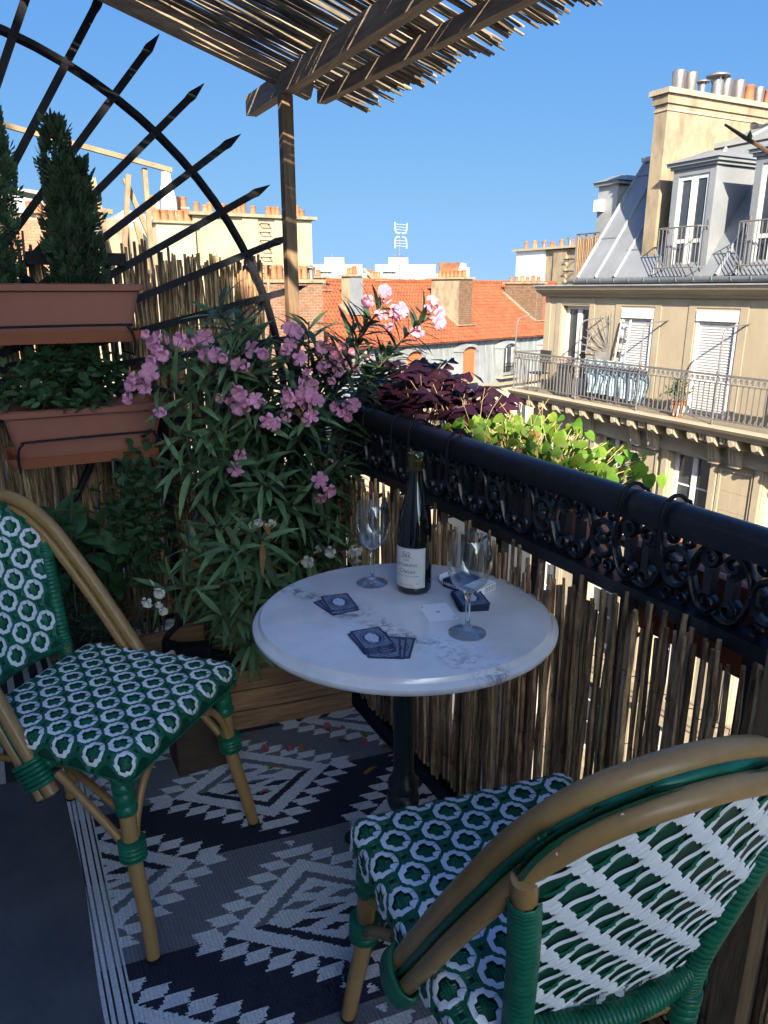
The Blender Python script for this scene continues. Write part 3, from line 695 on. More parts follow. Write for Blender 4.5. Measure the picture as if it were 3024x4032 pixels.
# chimneys with real bricks
brickm = M('old red brown brick', (.15, .085, .052), .9, 0, .35, 5, .2, rand=.2); mortar = M('lime mortar', (.26, .225, .17), .95, 0, .2, 6)
def bricks(face):      # face: (origin, along, up, out, width, height)
    o, al, upv, out, w, h, cut = face; bk = MB()
    for r_ in range(int(h / .1)):
        x = -.1 * (r_ % 2)
        while x < w:
            x0, x1 = max(0, x) + .008, min(w, x + .22) - .012
            z0 = r_ * .1; 
            if x1 - x0 > .04 and (cut is None or z0 > cut((x0 + x1) / 2)):
                p = o + al * x0 + upv * (z0 + .01); e = out * rnd(.012, .024); q = al * (x1 - x0); zz = upv * .078
                bk.hexa([p, p + q, p + q + e, p + e, p + zz, p + q + zz, p + q + e + zz, p + e + zz])
            x += .22
    return bk
def stack(s0, s1, t0, t1, ztop, sideb, frontb, pots, body):
    b = MB(); b.hexa([T(s0, t0, -1.3), T(s1, t0, -1.3), T(s1, t1, -1.3), T(s0, t1, -1.3), T(s0, t0, ztop), T(s1, t0, ztop), T(s1, t1, ztop), T(s0, t1, ztop)])
    c = part('chimney', b, body, TR)
    zr = lambda t: EZ + (RZ - EZ) * (t + .15) / (RT + .15)
    if sideb: part('brickwork', bricks((T(s0, t0, zr(t0)), TB, V((0, 0, 1)), -TE, t1 - t0, ztop - zr(t0), lambda x: x * .68 - .1)), brickm, c, kind='stuff')
    if frontb: part('brickwork', bricks((T(s0, t0, zr(t0)), TE, V((0, 0, 1)), -TB, s1 - s0, ztop - zr(t0), None)), brickm, c, kind='stuff')
    b = MB(); e = .12; b.hexa([T(s0 - e, t0 - e, ztop + .002), T(s1 + e, t0 - e, ztop + .002), T(s1 + e, t1 + e, ztop + .002), T(s0 - e, t1 + e, ztop + .002), T(s0 - e, t0 - e, ztop + .11), T(s1 + e, t0 - e, ztop + .11), T(s1 + e, t1 + e, ztop + .11), T(s0 - e, t1 + e, ztop + .11)]); part('chimney_cap', b, stained, c)
    b = MB(); b.bar(T(s0 - .1, t0 - .1, zr(t0 - .1) + .03), T(s0 - .1, t1, zr(t1) + .03), .25, .06); b.bar(T(s0 - .2, t0 - .12, zr(t0 - .12) + .04), T(s1 + .2, t0 - .12, zr(t0 - .12) + .04), .22, .05); part('flashing', b, stained, c)
    for k in range(pots):
        f = (k + .5) / pots; s = rnd(.85, 1.25); inst('chimney_pot', pme, c, Matrix.Translation(T((s0 + s1) / 2, t0 + (t1 - t0) * f, ztop + .111)) @ Matrix.Diagonal((1.15, 1.15, .92 * s, 1)))
    return c
stack(8.6, 9.8, 1.0, 3.1, 1.95, False, True, 7, stained)
stack(16.4, 17.2, 1.05, 3.6, 1.75, True, True, 6, mortar)
cA = stack(1.3, 2.15, 2.1, 2.75, 2.02, False, False, 3, stained)
b = MB(); b.hexa([T(1.28, 2.07, .1), T(2.18, 2.07, .1), T(2.18, 2.098, .1), T(1.28, 2.098, .1), T(1.28, 2.07, 1.98), T(2.18, 2.07, 1.98), T(2.18, 2.098, 1.98), T(1.28, 2.098, 1.98)]); part('zinc_cladding', b, zinc, cA)
stack(.6, 1.25, 3.9, 5.2, 1.95, True, True, 3, mortar)
stack(5.6, 6.3, 4.7, 5.6, 1.95, False, True, 4, mortar)
b = MB(); b.hexa([T(12.9, 4.6, 1.5), T(13.9, 4.6, 1.5), T(13.9, 5.6, 1.5), T(12.9, 5.6, 1.5), T(12.9, 4.6, 2.75), T(13.9, 4.6, 2.75), T(13.9, 5.6, 2.75), T(12.9, 5.6, 2.75)]); b.lathe([(.62, 2.6), (.62, 3.0), (0, 3.0)], 4, T(13.4, 5.1, 0)); part('roof_lantern', b, whitepaint, TR)
b = MB(); b.hexa([T(6.4, 1.7, .1), T(7.0, 1.7, .1), T(7.0, 2.3, .5), T(6.4, 2.3, .5), T(6.4, 1.7, .22), T(7.0, 1.7, .22), T(7.0, 2.3, .62), T(6.4, 2.3, .62)]); part('skylight', b, M('rusty frame', (.18, .07, .04), .8), TR)
# rooftop things
an = thing('tv_antenna', 'white grid television antenna on a tall mast above the orange roof', 'antenna', T(8.3, 5.4, 1.4))
b = MB(); b.tube([T(8.3, 5.4, 1.4), T(8.3, 5.4, 4.55)], .035, 6); b.tube([T(8.0, 5.4, 2.9), T(8.7, 5.4, 3.3)], .015, 4); part('mast', b, lead, an)
wa = M('white antenna', (.75, .75, .75), .5)
for sg in (-1, 1):
    for z0, z1 in ((4.5, 5.15), (3.72, 4.4)):
        b = MB(); n = 7; pts = [T(8.3 + sg * (.16 + .32 * (k / n)), 5.25, z0 + (z1 - z0) * (k / n if z0 > 4.4 else 1 - k / n)) for k in range(n + 1)]
        pts = spline([T(8.3 + sg * .12, 5.3, (z0 + .05) if z0 > 4.4 else z1 - .05), T(8.3 + sg * .44, 5.3, (z0 + .12) if z0 > 4.4 else z1 - .12), T(8.3 + sg * .5, 5.3, z1 if z0 > 4.4 else z0)], 5)
        b.tube(pts, .022, 5); part('director_arm', b, wa, an)
b = MB()
for z in (3.85, 4.0, 4.15, 4.6, 4.75, 4.9, 5.05):
    b.tube([T(7.86, 5.33, z), T(8.74, 5.33, z)], .008, 4)
part('reflector_grid', b, wa, an)
b = MB()
for z, w_ in ((3.3, .42), (2.75, .35), (2.6, .45)):
    b.tube([T(8.3 - w_, 5.4, z), T(8.3 + w_, 5.4, z)], .02, 4); b.tube([T(8.3 - w_, 5.3, z - .05), T(8.3 - w_, 5.5, z + .08)], .015, 4)
part('cross_arm', b, lead, an)
fx, fy, fz = 25.4, 40.2, 0
b = MB(); b.hexa([(25.05, 40.1, 1.9), (25.75, 39.7, 1.9), (26.1, 40.3, 1.9), (25.4, 40.7, 1.9), (24.78, 40.1, 2.95), (25.95, 39.45, 2.95), (26.5, 40.4, 2.95), (25.3, 41.0, 2.95)])
b.hexa([(25.1, 40.1, -6), (25.7, 39.76, -6), (26.0, 40.3, -6), (25.45, 40.65, -6), (25.1, 40.1, 1.898), (25.7, 39.76, 1.898), (26.0, 40.3, 1.898), (25.45, 40.65, 1.898)])
solo('rusty_flue', b, M('rusty brown sheet metal', (.20, .09, .045), .7, .3, .5, 1.5), 'rusty brown flared metal flue behind the orange roof', 'chimney')

# ---------------------------------------------------------------- slab house on the left with chimney walls
SB = thing('chimney_wall_building', 'tall stained beige chimney wall with clay pots and iron rungs', 'building', (7, 26, -18))
b = MB(); b.bb(6.55, 10.75, 26, 27.2, 1.72, 3.72); b.bb(8.2, 8.75, 25.93, 26.1, 1.72, 3.70); b.bb(9.35, 9.8, 25.94, 26.1, 1.72, 3.69); sw = part('wall', b, M('stained cream render', (.20, .17, .115), .95, 0, .35, 1.6, .3, 8, col2=(.33, .28, .19), ramp=(.36, .55)), SB)
b = MB(); b.bb(6.4, 10.9, 25.82, 27.3, 3.722, 3.82); part('coping', b, stained, SB)
b = MB(); b.bb(8.75, 10.95, 25.6, 27.2, -18.1, 1.6); bw = part('brick_wall', b, mortar, SB)
part('brickwork', bricks((V((8.75, 25.6, -1.5)), V((1, 0, 0)), V((0, 0, 1)), V((0, -1, 0)), 2.2, 3.1, None)), M('orange brown brick', (.21, .105, .065), .9, 0, .35, 4, rand=.2), bw, kind='stuff')
b = MB(); b.bb(8.65, 11.05, 25.5, 27.2, 1.602, 1.718); part('brick_coping', b, stained, SB)
b = MB(); b.bb(3.2, 8.74, 25.7, 33, -18.1, 1.715); part('lower_wall', b, wallm, SB)
for k in range(11): inst('rung', rge, sw, Matrix.Translation((8.98, 25.99, 3.52 - k * .27 if k < 7 else 3.52 - k * .27)) @ Matrix.Rotation(PI / 2, 4, 'Z')) if k < 7 else None
for x in (6.8, 7.1, 7.25, 7.7, 7.95, 8.1, 8.25, 8.4, 8.75, 9.3, 9.5, 9.62, 10.0, 10.35, 10.55): inst('chimney_pot', pme, SB, Matrix.Translation((x, 26.4, 3.821)) @ Matrix.Diagonal((.95, .95, rnd(.7, 1.1), 1)))
for x in (8.95, 9.2, 9.42, 10.1, 10.35, 10.6): inst('chimney_pot', hdme if x > 10.4 else pme, SB, Matrix.Translation((x, 25.8, 1.719)) @ Matrix.Diagonal((1, 1, 1.25, 1)))
b = MB(); b.bb(5.3, 6.548, 25.8, 27, 1.716, 3.42); lw = part('cream_stack', b, M('warm cream render', (.33, .29, .205), .9, 0, .1, 1), SB)
b = MB(); b.bb(5.2, 6.6, 25.7, 27.1, 3.421, 3.5); part('coping', b, stained, lw)
for x in (5.42, 5.68, 5.92, 6.18, 6.42): inst('chimney_pot', pme, lw, Matrix.Translation((x, 26.2, 3.501)) @ Matrix.Diagonal((1.15, 1.15, .95, 1)))
b = MB(); b.tube([(5.55, 26.4, 3.5), (5.55, 26.4, 4.25)], .1, 10); b.lathe([(.13, 4.25), (.13, 4.3), (0, 4.34)], 10, (5.55, 26.4, 0)); part('flue_pipe', b, zincl, lw, 40)
b = MB(); b.bb(5.9, 7.2, 29, 30.2, 1.716, 4.25); bs_ = part('brick_stack', b, mortar, SB)
part('brickwork', bricks((V((5.9, 29, 2.6)), V((1, 0, 0)), V((0, 0, 1)), V((0, -1, 0)), 1.3, 1.6, None)), M('red brick stack', (.2, .085, .05), .9, 0, .3, 4), bs_, kind='stuff')
for x in (6.0, 6.4, 6.9, 7.1): inst('chimney_pot', pme, bs_, Matrix.Translation((x, 29.4, 4.251)))
b = MB(); b.lathe([(.32, 3.4), (.32, 4.4), (.2, 4.9), (.16, 5.3), (0, 5.3)], 8, (6.35, 28.5, 0)); part('zinc_cowl', b, whitepaint, SB)
b = MB(); b.prism([(3.3, 27, 1.716), (5.9, 27, 1.716), (5.9, 27, 3.6), (4.6, 27, 3.9), (3.3, 27, 2.9)], (0, 5, 0)); part('zinc_roof', b, zincl, SB)
b = MB(); b.bb(3.9, 4.5, 26.6, 27.4, 1.716, 3.55); b.bb(4.6, 5.0, 26.5, 26.98, 1.716, 3.3); part('side_stack', b, stained, SB)
OB = thing('rose_brick_building', 'rose brick house with zinc roof behind the wooden trellis', 'building', (1.9, 31, -18))
b = MB(); b.bb(-.8, 3.1, 30, 34, -18.1, 3.9); obw = part('wall', b, M('rosy stained render', (.33, .22, .145), .9, 0, .3, 1.2), OB)
part('brickwork', bricks((V((.5, 30, 1.5)), V((1, 0, 0)), V((0, 0, 1)), V((0, -1, 0)), 2.6, 2.3, None)), M('rose brick', (.28, .145, .09), .9, 0, .3, 4), obw, kind='stuff')
b = MB(); b.prism([(-.9, 29.9, 3.9), (3.2, 29.9, 3.9), (2.6, 29.9, 4.6), (-.9, 29.9, 4.9)], (0, 4.2, 0)); part('roof', b, zincl, OB)
for x in (1.9, 2.2, 2.5, 2.85): inst('chimney_pot', pme, OB, Matrix.Translation((x, 29.86, 3.9)))
for k, (x0, x1, z1) in enumerate(((3.5, 5.2, 3.05), (1.2, 3.0, 2.6))):
    pass
# far white apartment blocks
fw = M('far white concrete', (.48, .47, .43), .9, 0, .05, .2); fd = M('far grey glass', (.22, .25, .28), .4)  # even grey panes for the far windows
AD = V((2.57, -1.35, 0)).normalized(); AN = V((AD.y, -AD.x, 0))
for i, (px_, py_, w_, h_, lab) in enumerate(((47.5, 118, 10, 4.9, 'far white apartment block with stepped roof terraces left of the antenna'), (57.0, 113.4, 11.5, 4.9, 'far white apartment block with awnings right of the antenna'))):
    o = V((px_, py_, 0)); t = thing('white_apartment_block', lab, 'building', o + V((0, 0, -18)))
    q = lambda a, d, z: o + AD * a - AN * d + V((0, 0, z)) if False else o + AD * a + V((-AN.x, -AN.y, 0)) * d + V((0, 0, z))
    def blk(b, a0, a1, d0, d1, z0, z1): b.hexa([q(a0, d0, z0), q(a1, d0, z0), q(a1, d1, z0), q(a0, d1, z0), q(a0, d0, z1), q(a1, d0, z1), q(a1, d1, z1), q(a0, d1, z1)])
    sg = 1 if (o + V((-AN.x, -AN.y, 0))).length > o.length else -1
    b = MB(); blk(b, 0, w_, 0, sg * 8, -18.1, 3.9); blk(b, .8, w_ - .8, sg * 1.2, sg * 8, 3.902, h_ + .5); blk(b, 3, 6.2, sg * 2, sg * 6, h_ + .502, h_ + 1.6); part('wall', b, fw, t)
    for fl in range(6):
        z = 2.3 - fl * 1.5
        b = MB(); blk(b, .2, w_ - .2, -sg * .5, -sg * .01, z - .35, z); part('balcony', b, fw, t)
        for k in range(6):
            b = MB(); a = .7 + k * w_ / 6.2; blk(b, a, a + .95, -sg * .03, -sg * .005, z + .15, z + 1.1); part('window', b, fd, t)
    for k in range(4): b = MB(); a = 1.4 + k * 2.2; blk(b, a, a + 1.3, sg * 1.17, sg * 1.195, 3.8, 4.6); part('window', b, fd, t)
    b = MB(); blk(b, 2.0, 4.2, -sg * .3, sg * 1.1, 4.3, 4.42); part('awning', b, M('pale awning', (.6, .6, .58), .8), t)
    b = MB(); b.tube([q(4.2, sg * 3, h_ + .9), q(4.2, sg * 3, h_ + 2.2)], .05, 4); part('aerial', b, lead, t)
def far_house(name, x0, x1, y0, y1, zt, lab, grp, mat):
    t = thing(name, lab, 'building', ((x0 + x1) / 2, (y0 + y1) / 2, -18.1), group=grp)
    b = MB(); b.bb(x0, x1, y0, y1, -18.1, zt); part('wall', b, mat, t)
    b = MB(); b.prism([(x0 - .2, y0 - .2, zt + .002), (x1 + .2, y0 - .2, zt + .002), (x1 - 1, y0 + 2.5, zt + 1.1), (x0 + 1, y0 + 2.5, zt + 1.1)], (0, .1, 0)); b.hexa([(x0 - .2, y0 - .2, zt + .002), (x1 + .2, y0 - .2, zt + .002), (x1 + .2, y1, zt + .002), (x0 - .2, y1, zt + .002), (x0 + 1, y0 + 2, zt + 1.0), (x1 - 1, y0 + 2, zt + 1.0), (x1 - 1, y1 - 1.5, zt + 1.0), (x0 + 1, y1 - 1.5, zt + 1.0)]); part('roof', b, zincl, t)
    n = int((x1 - x0) / 2)
    for k in range(n):
        b = MB(); a = x0 + .8 + k * (x1 - x0) / n; b.bb(a, a + .9, y0 - .04, y0 - .002, zt - 2.1, zt - .6); part('window', b, fd, t)
    b = MB(); b.bb(x0 + 2, x0 + 3, y0 + 3, y0 + 4, zt + .9, zt + 2.0); part('chimney', b, stained, t)
random.seed(61)
for i in range(7):
    x = 62 + i * 15; y = 108 - i * 3 + rnd(-5, 5); far_house('distant_house', x, x + 12, y, y + 9, rnd(-.4, .9), 'small pale house on the skyline right of the rusty flue', 'skyline houses', M('distant cream wall', (.38, .35, .30), .9, 0, .1, .1))
for i in range(5):
    x = 6 + i * 9; far_house('backdrop_house', x, x + 7.5, 62 + i * 2, 72 + i * 2, .4 + rnd(-.5, .5), 'pale house between the chimney wall and the orange roof', 'backdrop houses', M('backdrop wall', (.35, .315, .25), .9, 0, .1, .1))

# neighbour's sunlit pergola beyond the fan
NP = thing('trellis_frame', 'sunlit timber trellis frame on the next balcony beyond the iron fan', 'trellis', (.6, 4.0, 0))
swood = M('sun bleached timber', (.24, .18, .115), .8, 0, .3, 12, rand=.1, stretch=(1, 1, 1))
for nm, a, c in (('beam', (-.4, 4.0, 2.165), (.92, 4.0, 1.915)), ('post', (.785, 4.03, 0), (.795, 4.03, 1.92)), ('brace', (.66, 4.02, 1.52), (.715, 4.02, 1.885)), ('brace', (.70, 4.05, 1.87), (.80, 4.05, 1.6)), ('beam', (.05, 4.0, 1.80), (.62, 4.0, 1.71)), ('brace', (.36, 4.02, 1.5), (.46, 4.02, 1.72)), ('brace', (.55, 4.02, 1.86), (.60, 4.02, 1.45)), ('brace', (.35, 4.04, 1.62), (.5, 4.04, 1.50)), ('brace', (.78, 4.08, 1.45), (.74, 4.08, 1.68)), ('post', (.1, 4.03, 0), (.1, 4.03, 2.05)), ('post', (.57, 4.06, 0), (.57, 4.06, 1.72))):
    b = MB(); b.bar(a, c, .022, .024, (0, 1, 0)); part(nm, b, swood, NP)
# ---------------------------------------------------------------- black iron railing of this balcony
RL = thing('balcony_railing', 'black cast iron balcony railing with scroll frieze and thick handrail', 'railing', (1.0, 1.0, 0))
Y0, Y1 = -1.2, 2.42
def rounded_rail(b, x, z, w, h, y0, y1, n=10):
    prof = [(x - w / 2, z)] + [(x - w / 2 * math.cos(PI * k / n), z + h * .35 + h * .65 * math.sin(PI * k / n)) for k in range(n + 1)] + [(x + w / 2, z)]
    b.prism([(p[0], y1, p[1]) for p in prof], (0, y0 - y1, 0))
b = MB(); rounded_rail(b, 1.0, .963, .050, .045, Y0, Y1); part('handrail', b, iron, RL, 35)
b = MB(); b.bb(.986, 1.014, Y0, Y1, .952, .961); b.bb(.975, 1.025, Y0, Y1, .806, .832); part('frieze_rail', b, iron, RL)
b = MB(); b.bb(.968, 1.026, Y0, Y1, .012, .05); part('bottom_rail', b, iron, RL)
bm_ = MB(); bm_.box((0, 0, .378), (.022, .022, .756)); bme = bm_.mesh('baluster', iron)
y = Y1 - .06; k = 0
while y > Y0:
    inst('baluster', bme, RL, Matrix.Translation((1.0, y, .05))); y -= .131
# frieze ornaments (in local y,z)
def flat_path(b, pts, r, n=6): b.tube([(0, p[0], p[1]) for p in pts], r, n)
def spiral(cx, cz, r, a0, turns, sgn, n=14): return [(cx + r * (1 - .62 * i / n) * math.cos(a0 + sgn * turns * 2 * PI * i / n), cz + r * (1 - .62 * i / n) * math.sin(a0 + sgn * turns * 2 * PI * i / n)) for i in range(n + 1)]
orn = MB()   # ring with a boss, small curls above and below
flat_path(orn, [(.029 * math.cos(2 * PI * k / 18), .034 * math.sin(2 * PI * k / 18)) for k in range(19)], .0072)
flat_path(orn, [(.0185 * math.cos(2 * PI * k / 12), .021 + .013 * math.sin(2 * PI * k / 12)) for k in range(13)], .005)
flat_path(orn, [(.0185 * math.cos(2 * PI * k / 12), -.021 + .013 * math.sin(2 * PI * k / 12)) for k in range(13)], .005)
orn.lathe([(0, -.012), (.009, -.009), (.012, 0), (.009, .009), (0, .012)], 8)
for sg in (-1, 1):
    for u in (-1, 1): flat_path(orn, spiral(sg * .0155, u * .050, .012, PI / 2 * u, 1.1, -sg * u), .0048)
orn.v = [V((p.x * 1.5, p.y, p.z)) for p in orn.v]
ome = orn.mesh('frieze_ring', iron, 50)
scr = MB()   # dumb-bell stem ending in scrolls
scr.bb(-.0055, .0055, -.0075, .0075, -.024, .024)
flat_path(scr, [(0, .02)] + spiral(.0, .0395, .0185, -PI / 2, 1.35, 1, 18), .0066)
flat_path(scr, [(0, -.02)] + spiral(.0, -.0385, .0185, PI / 2, 1.35, -1, 18), .0066)
scr.v = [V((p.x * 1.6, p.y, p.z)) for p in scr.v]
sme_ = scr.mesh('frieze_scroll', iron, 50)
cv = MB()    # S sweep from ring to foot of the stems
flat_path(cv, [(p.y, p.z) for p in spline([(0, -.029, -.006), (0, -.040, -.034), (0, -.055, -.054), (0, -.075, -.059), (0, -.092, -.050)], 4)], .007)
flat_path(cv, [(p.y, p.z) for p in spline([(0, -.029, .006), (0, -.040, .036), (0, -.056, .056), (0, -.072, .054)], 4)], .0062)
cv.v = [V((p.x * 1.6, p.y, p.z)) for p in cv.v]
cve = cv.mesh('frieze_curve', iron, 50)
c = 2.222
while c > -.9:
    inst('frieze_ring', ome, RL, Matrix.Translation((1.0, c, .895)))
    inst('frieze_scroll', sme_, RL, Matrix.Translation((1.0, c - .067, .895))); inst('frieze_scroll', sme_, RL, Matrix.Translation((1.0, c - .109, .894)) @ Matrix.Rotation(PI, 4, 'Z'))
    inst('frieze_curve', cve, RL, Matrix.Translation((1.0, c, .895))); inst('frieze_curve', cve, RL, Matrix.Translation((1.0, c, .895)) @ Matrix.Rotation(PI, 4, 'Z'))
    c -= .1755
b = MB(); b.lathe([(.03, .0), (.03, .95), (.02, .957)], 6, (1.0, 2.40, 0)); part('corner_post', b, iron, RL)
b = MB(); b.bb(1.028, 1.061, Y0, 2.4, .004, .018); b.bb(1.034, 1.06, Y0, 2.4, -.12, .0035)
solo('gutter_strip', b, M('pale green painted metal', (.33, .45, .42), .5, 0, .2, 5), 'pale green metal edging strip below the reed screen', 'edging')
b = MB(); b.bb(.935, .962, .45, 2.05, .001, .028); solo('edge_batten', b, iron2, 'black floor batten along the foot of the reeds', 'batten')

# ---------------------------------------------------------------- reed screens
def reed_piece(L_, r, mat, seed, nodes_=4, bend=.004):
    random.seed(seed); n = nodes_ * 2 + 1; pts = []; rs = []
    for i in range(n):
        t = i / (n - 1); pts.append((rnd(-1, 1) * bend * (t > 0), rnd(-1, 1) * bend * (t > 0), L_ * t)); rs.append(r * (1 - .12 * t) * (1.12 if i % 2 else .96))
    b = MB(); b.tube(pts, rs, 6); return b.mesh('reed', mat, 60)
rr1 = [.0034 + .00016 * i for i in range(16)]
rs1 = [reed_piece(.74, rr1[i], reed, 100 + i, 4, .0022) for i in range(16)]
SC = thing('reed_screen', 'brown reed screen tied along the inside of the railing', 'screen', (.96, 1.2, 0))
random.seed(5)
y = 2.36; i = 0
while y > .44 and i < 299:
    ki = random.randrange(16); me = rs1[ki]
    if True:
        inst('reed', me, SC, Matrix.Translation((.955 + rnd(-.005, .006), y, .052 + rnd(-.012, .02))) @ Matrix.Rotation(rnd(-.010, .016), 4, 'X') @ Matrix.Rotation(rnd(-.015, .015), 4, 'Y') @ Matrix.Rotation(rnd(0, 6), 4, 'Z') @ Matrix.Diagonal((1, 1, rnd(.95, 1.035), 1)))
    y -= rr1[ki] * 1.42 + (rnd(-.0006, .0022) if rnd(0, 1) > .13 else rnd(.003, .007)); i += 1
b = MB()
for z in (.14, .27, .40, .54, .68):
    pts = [(.955 + .009 * math.sin(k * 1.7), 2.36 - k * .0085, z + .003 * math.sin(k * .6)) for k in range(240)]
    b.tube(pts, .0008, 4)
part('binding_wire', b, wire, SC)
LS = thing('reed_divider', 'tall fine reed screen tied behind the iron fan', 'screen', (.3, 2.5, 0))
rs2 = [reed_piece(1.46, rnd(.0036, .0056), reed, 300 + i, 7, .004) for i in range(16)]
x = .86; random.seed(8); i = 0
lit = []
while x > -.36 and i < 300:
    h = rnd(.965, 1.035) if x < .55 else rnd(.97, 1.0)
    inst('reed', rs2[random.randrange(16)], LS, Matrix.Translation((x, 2.492 + rnd(-.006, .006) + (.012 if i % 2 else 0), .005)) @ Matrix.Rotation(rnd(-.012, .012), 4, 'Y') @ Matrix.Rotation(rnd(0, 6), 4, 'Z') @ Matrix.Diagonal((1, 1, h, 1)))
    x -= rnd(.0045, .0066) if x > .5 else rnd(.006, .0095); i += 1
bk = MB(); random.seed(81); x = .85
while x > -.36:
    o_ = len(bk.v); m_ = rs2[random.randrange(16)]; Mx = Matrix.Translation((x, 2.522 + rnd(-.004, .004), .005)) @ Matrix.Rotation(rnd(-.01, .01), 4, 'Y') @ Matrix.Diagonal((1, 1, rnd(.9, 1.0), 1))
    bk.v.extend([Mx @ v_.co for v_ in m_.vertices]); bk.f.extend([tuple(i_ + o_ for i_ in p_.vertices) for p_ in m_.polygons]); x -= rnd(.0050, .0095)
part('rear_reeds', bk, reed, LS, 60, kind='stuff')
b = MB()
for k in range(9):
    z = .12 + k * .155; b.tube([(.86 - q * .012, 2.497 + .011 * math.sin(q * 2.2), z) for q in range(102)], .0008, 4)
part('binding_wire', b, wire, LS)

# ---------------------------------------------------------------- spiked iron fan divider
FN = thing('spiked_fan_divider', 'black iron fan divider with spear-tipped spokes and curved bar', 'divider', (.3, 2.45, 0))
HX, HZ = -.256, 1.061
for k in range(-7, 6):
    a = R(35.9 + k * 7.4)
    d = V((math.cos(a), 0, math.sin(a))); p0 = V((HX, 2.45, HZ)); Lx = 1.285 if a > 0 else min(1.285, 1.1)
    b = MB(); b.tube([p0 + d * .12, p0 + d * (Lx - .075), p0 + d * (Lx - .055), p0 + d * Lx], [.0145, .0145, .0175, .001], 4, sq=(0, 1, 0)); part('spoke', b, iron2, FN)
b = MB(); b.tube([(-.181 + 1.075 * math.cos(R(-36 + k * 4)), 2.452, .985 + 1.075 * math.sin(R(-36 + k * 4))) for k in range(39)], .0145, 6); part('arc_bar', b, iron2, FN, 40)
b = MB(); b.tube([(-.22 + .5 * math.cos(R(-50 + k * 5)), 2.452, 1.02 + .5 * math.sin(R(-50 + k * 5))) for k in range(30)], .011, 6); part('arc_bar', b, iron2, FN, 40)
for x, z1 in ((-.1, 1.2), (.47, 1.0), (.70, .55)):
    b = MB(); b.bb(x - .013, x + .013, 2.438, 2.464, 0, z1); part('upright', b, iron2, FN)
b = MB(); b.bb(-.45, .95, 2.44, 2.462, .06, .09); part('foot_bar', b, iron2, FN)
b = MB(); b.bb(.13, .40, 2.41, 2.437, 1.42, 1.455); part('hanger_clip', b, iron2, FN)

# ---------------------------------------------------------------- pergola
PG = thing('timber_pergola', 'small weathered timber pergola of posts and beams over the table', 'pergola', (.9, 1.5, 0))
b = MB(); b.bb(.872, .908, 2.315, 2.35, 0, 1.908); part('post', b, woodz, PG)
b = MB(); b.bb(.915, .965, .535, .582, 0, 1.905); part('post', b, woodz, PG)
b = MB(); b.bb(.872, .908, .35, 2.655, 1.91, 1.968); part('beam', b, wood, PG)
b = MB(); b.bar((1.02, .35, 1.885), (1.02, 2.36, 1.922), .03, .036); part('beam', b, wood, PG)
def rafz(x): return 2.11 - (x - .41) * .302
for y in (2.36, .42):
    b = MB(); b.bar((-.76, y, rafz(-.76) + .0), (.985, y, rafz(.985)), .036, .05); part('rafter', b, woodx, PG)
for y in (1.4,):
    b = MB(); b.bar((-.76, y + .0, rafz(-.76) + .055), (-.72, y, rafz(-.72) + .055), .03, .03); part('batten', b, woodx, PG)
b = MB(); b.bar((.2, .35, rafz(.2) + .043), (.2, 2.42, rafz(.2) + .043), .03, .03); part('batten', b, wood, PG)
MT = thing('reed_roof_mat', 'reed mat laid over the pergola with ragged ends and bright gaps', 'mat', (.4, 1.4, 1.9))
rs3 = []
for i in range(12):
    random.seed(500 + i); n = 9; L_ = 1.20
    b = MB(); b.tube([(L_ * t / 8, rnd(-.004, .004), rnd(-.004, .004)) for t in range(9)], [rnd(.0032, .0050) * (1.1 if t % 2 else .95) for t in range(9)], 6); rs3.append(b.mesh('reed', reedx, 60))
random.seed(9); y = 2.47; i = 0
ang = math.atan(.302)
while y > 1.1 and i < 298:
    e = rnd(-.02, .02)
    Mx = Matrix.Translation((.04 + e, y, rafz(.04 + e) + .052 + rnd(0, .012))) @ Matrix.Rotation(ang, 4, 'Y') @ Matrix.Rotation(rnd(-.008, .008), 4, 'Z') @ Matrix.Rotation(rnd(0, 6), 4, 'X') @ Matrix.Diagonal((rnd(.99, 1.03), 1, 1, 1))
    inst('reed', rs3[random.randrange(12)], MT, Mx); i += 1
    y -= rnd(.0058, .0095) if rnd(0, 1) > .2 else rnd(.010, .017)
b = MB()
for x in (.15, .4, .58, .76, .95, 1.1):
    b.tube([(x, 2.47 - k * .009, rafz(x) + .058 + .008 * math.sin(k * 1.9)) for k in range(150)], .0008, 4)
part('binding_wire', b, wire, MT)
for k in range(9):
    random.seed(40 + k); x = rnd(.3, 1.0); y = rnd(1.7, 2.4); pz = rafz(x) + .03
    b.tube([(x, y, pz), (x + rnd(-.02, .02), y, pz - .03), (x + rnd(-.04, .04), y, pz - .02)], .0008, 4) if False else None

